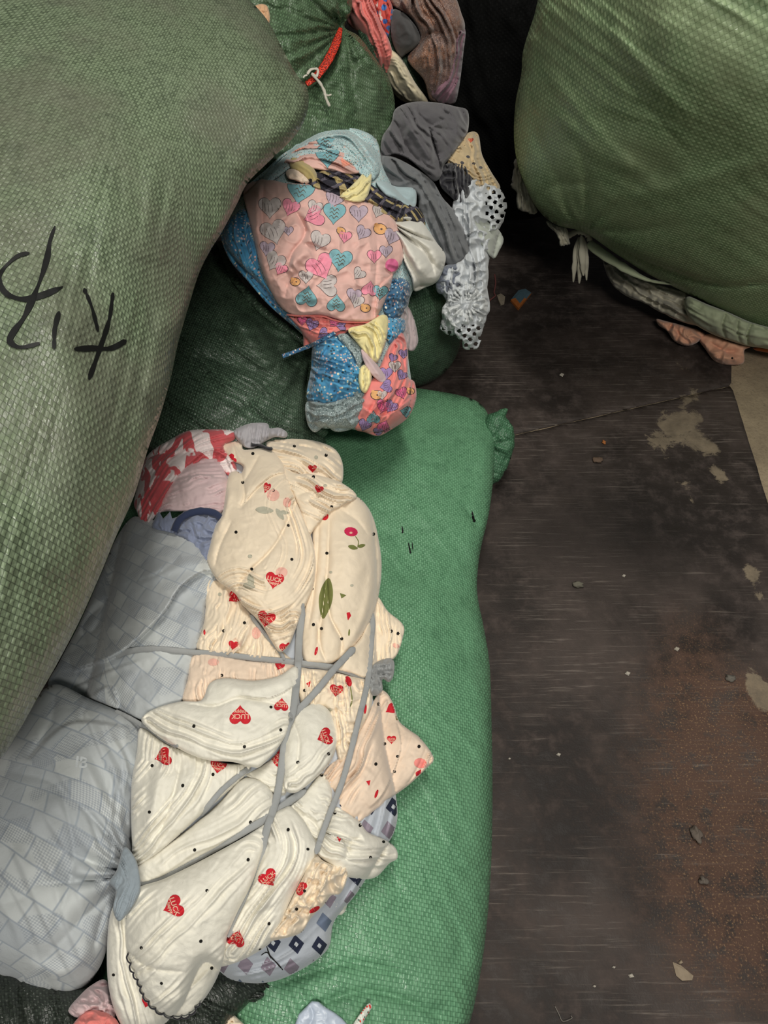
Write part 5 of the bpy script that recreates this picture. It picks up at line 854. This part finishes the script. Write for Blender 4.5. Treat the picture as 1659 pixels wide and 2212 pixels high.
cloth('peach_cloth', Z4((1280, 1835), (1350, 1815), (1440, 1850), (1560, 1885), (1530, 1905), (1525, 1975), (1440, 1985), (1370, 1965), (1322, 1905)), plane((1510, 730, .03), (1600, 780, .02), (1600, 750, .05)), 18, PEACH, [('v', 7, 6, Z4((1340, 1860), (1430, 1910), (1520, 1900))), ('c', 6, 24, 6), ('r', 5, 9, Z4((1340, 1920), (1430, 1950), (1520, 1940)))], 'peach cloth with a black dot lying on the floor, the right one', decals=dots(*Z4((1465, 1948)), r=5), step=2.5, Hb=.03)
cloth('orange_scrap', Z4((1580, 1890), (1640, 1885), (1720, 1895), (1720, 1925), (1640, 1915), (1590, 1905)), plane((1640, 755, .03), (1700, 765, .03), (1660, 740, .05)), 5, m_cloth('orange_cloth', C('#b5622f'), C('#8f4a22')), [('n', 2, 12, 3)], 'thin orange cloth edge under the rolled hem at the right border', step=2.5)
# ================================================================== litter on the floor
def slab(name, pts, h, mats, label, cat, top=None):
    W3 = [P(x, y, 0) for x, y in pts]; c = np.mean(W3, 0); n = len(pts)
    V = [(p[0], p[1], .0015) for p in W3]+[(p[0], p[1], h+.002*((i*7) % 3-1)*.6) for i, p in enumerate(W3)]+[(c[0]+(p[0]-c[0])*.6, c[1]+(p[1]-c[1])*.6, h+.0015) for p in W3]
    F = [list(range(n))]+[[i, (i+1) % n, (i+1) % n+n, i+n] for i in range(n)]+[[i+n, (i+1) % n+n, (i+1) % n+2*n, i+2*n] for i in range(n)]+[[i+2*n for i in range(n)]]
    mi = [0]*(1+n)+[0]*n+[len(mats)-1]
    if top: mi = [0]*(1+n)+[0 if i in top else len(mats)-1 for i in range(n)]+[len(mats)-1]
    o = link_mesh(name, V, F, mats, mi, smooth=False); props(o, label, cat); return o
slab('paper_packet', Z4((258, 1642), (300, 1592), (338, 1586), (370, 1604), (342, 1640), (300, 1692)), .010, [m_flat('orange_edge', C('#a35f2c'), .7), m_flat('dull_blue', C('#4d646e'), .6)], 'small blue and orange packet on the dark floor by the white lace', 'packet', top=(4, 5))
slab('paper_scrap', Z4((184, 1612), (205, 1604), (228, 1622), (224, 1658), (204, 1664), (192, 1640)), .006, [m_flat('grubby_paper', C('#8d8271'), .85)], 'pale paper scrap on the floor between the lace and the blue packet', 'scrap')
slab('concrete_chip', [(1452, 2078), (1470, 2086), (1484, 2098), (1497, 2108), (1494, 2118), (1472, 2119), (1460, 2108)], .003, [m_flat('beige_chip', C('#9a8a76'), .9)], 'flat beige chip on the floor near the bottom right', 'chip')
slab('concrete_chip', [(1464, 2080), (1470, 2074), (1474, 2080), (1469, 2084)], .003, [m_flat('beige_chip_small', C('#9a8a76'), .9)], 'tiny beige flake touching the flat beige chip', 'chip')
slab('paint_flake', [(1356, 2106), (1364, 2103), (1369, 2111), (1360, 2113)], .003, [m_flat('pale_flake', C('#b5ada0'), .9)], 'tiny white flake at the bottom, left of the flat beige chip', 'flake')
fl = [(1213, 811, 5, 'upper floor, below the pale olive sack tassel'), (1347, 1245, 4, 'beside the dark patch in the floor middle'), (1461, 1403, 6, 'at the top of the rusty area'), (1355, 1456, 6, 'left of the rusty area top'), (1206, 1631, 5, 'right of the bright green sack, mid height'), (1283, 2131, 4, 'near the bottom border'), (1325, 2090, 4, 'near the bottom, between the sack and the beige chip'), (1100, 1640, 3, 'close to the edge of the bright green sack')]
for x, y, r, w in fl:
    slab('paint_flake', [(x-r, y), (x-r*.2, y-r*.8), (x+r, y-r*.2), (x+r*.4, y+r*.8)], .003, [bpy.data.materials['pale_flake']], 'tiny pale flake on the floor, '+w, 'flake')
def pebble(x, y, rx, ry, h, col, label, sd):
    bmv = []; W3 = P(x, y, 0); s = tz(x, y, 0)/FPX; V = []; F = []; nr, ns = 9, 18
    for i in range(nr+1):
        th = math.pi*i/nr
        for j in range(ns):
            ph = 2*math.pi*j/ns; n = 1+.9*float(noise(np.array([math.cos(ph)*math.sin(th)*2.2+5]), np.array([math.sin(ph)*math.sin(th)*2.2+math.cos(th)*2]), sd)[0])
            V.append((W3[0]+rx*s*math.sin(th)*math.cos(ph)*n, W3[1]+ry*s*math.sin(th)*math.sin(ph)*n, max(.0012, h*.45+h*.55*math.cos(th)*n)))
    for i in range(nr):
        for j in range(ns): F.append([i*ns+j, (i+1)*ns+j, (i+1)*ns+(j+1) % ns, i*ns+(j+1) % ns])
    o = link_mesh('pebble', V, F, [m_flat('pebble_'+str(sd), C(col), .9, .2, .001, 200.)]); props(o, label, 'pebble')
pebble(1503, 1803, 11, 16, .012, '#6f655c', 'grey crumbly lump on the reddish floor, lower right', 3)
pebble(1517, 1904, 9, 8, .012, '#6f665e', 'small smooth grey pebble below the crumbly lump', 4)
pebble(1247, 1266, 11, 7, .014, '#6e6a5e', 'pale grey chip in the middle of the dark floor', 5)
pebble(1291, 996, 9, 9, .010, '#665548', 'brownish crumb on the floor below the seam', 6)
pebble(1304, 957, 4, 5, .008, '#a86a3c', 'tiny orange crumb on the floor just below the seam', 7)
pebble(1577, 1467, 12, 7, .010, '#6f6a62', 'grey flat stone beside the pale patch at the right border', 8)
pebble(1461, 1403, 4, 4, .006, '#b0a898', 'tiny whitish grit at the top of the rusty area', 9)
th = lambda x, y: tz(x, y, .004)
band('red_thread', Z4((172, 1490), (178, 1540), (170, 1590), (176, 1608), (150, 1630), (142, 1640)), 3, th, [m_flat('dull_red_thread', C('#6b3f3c'), .9)], .003, label='dull red thread on the floor beside the white lace', cat='thread')
band('thin_wire', [(1199, 2174), (1207, 2190), (1216, 2206), (1235, 2200), (1233, 2194)], 1.5, th, [m_flat('wire_grey', C('#8b857c'), .5)], .001, label='thin bent wire on the floor at the bottom', cat='wire', wn=0)
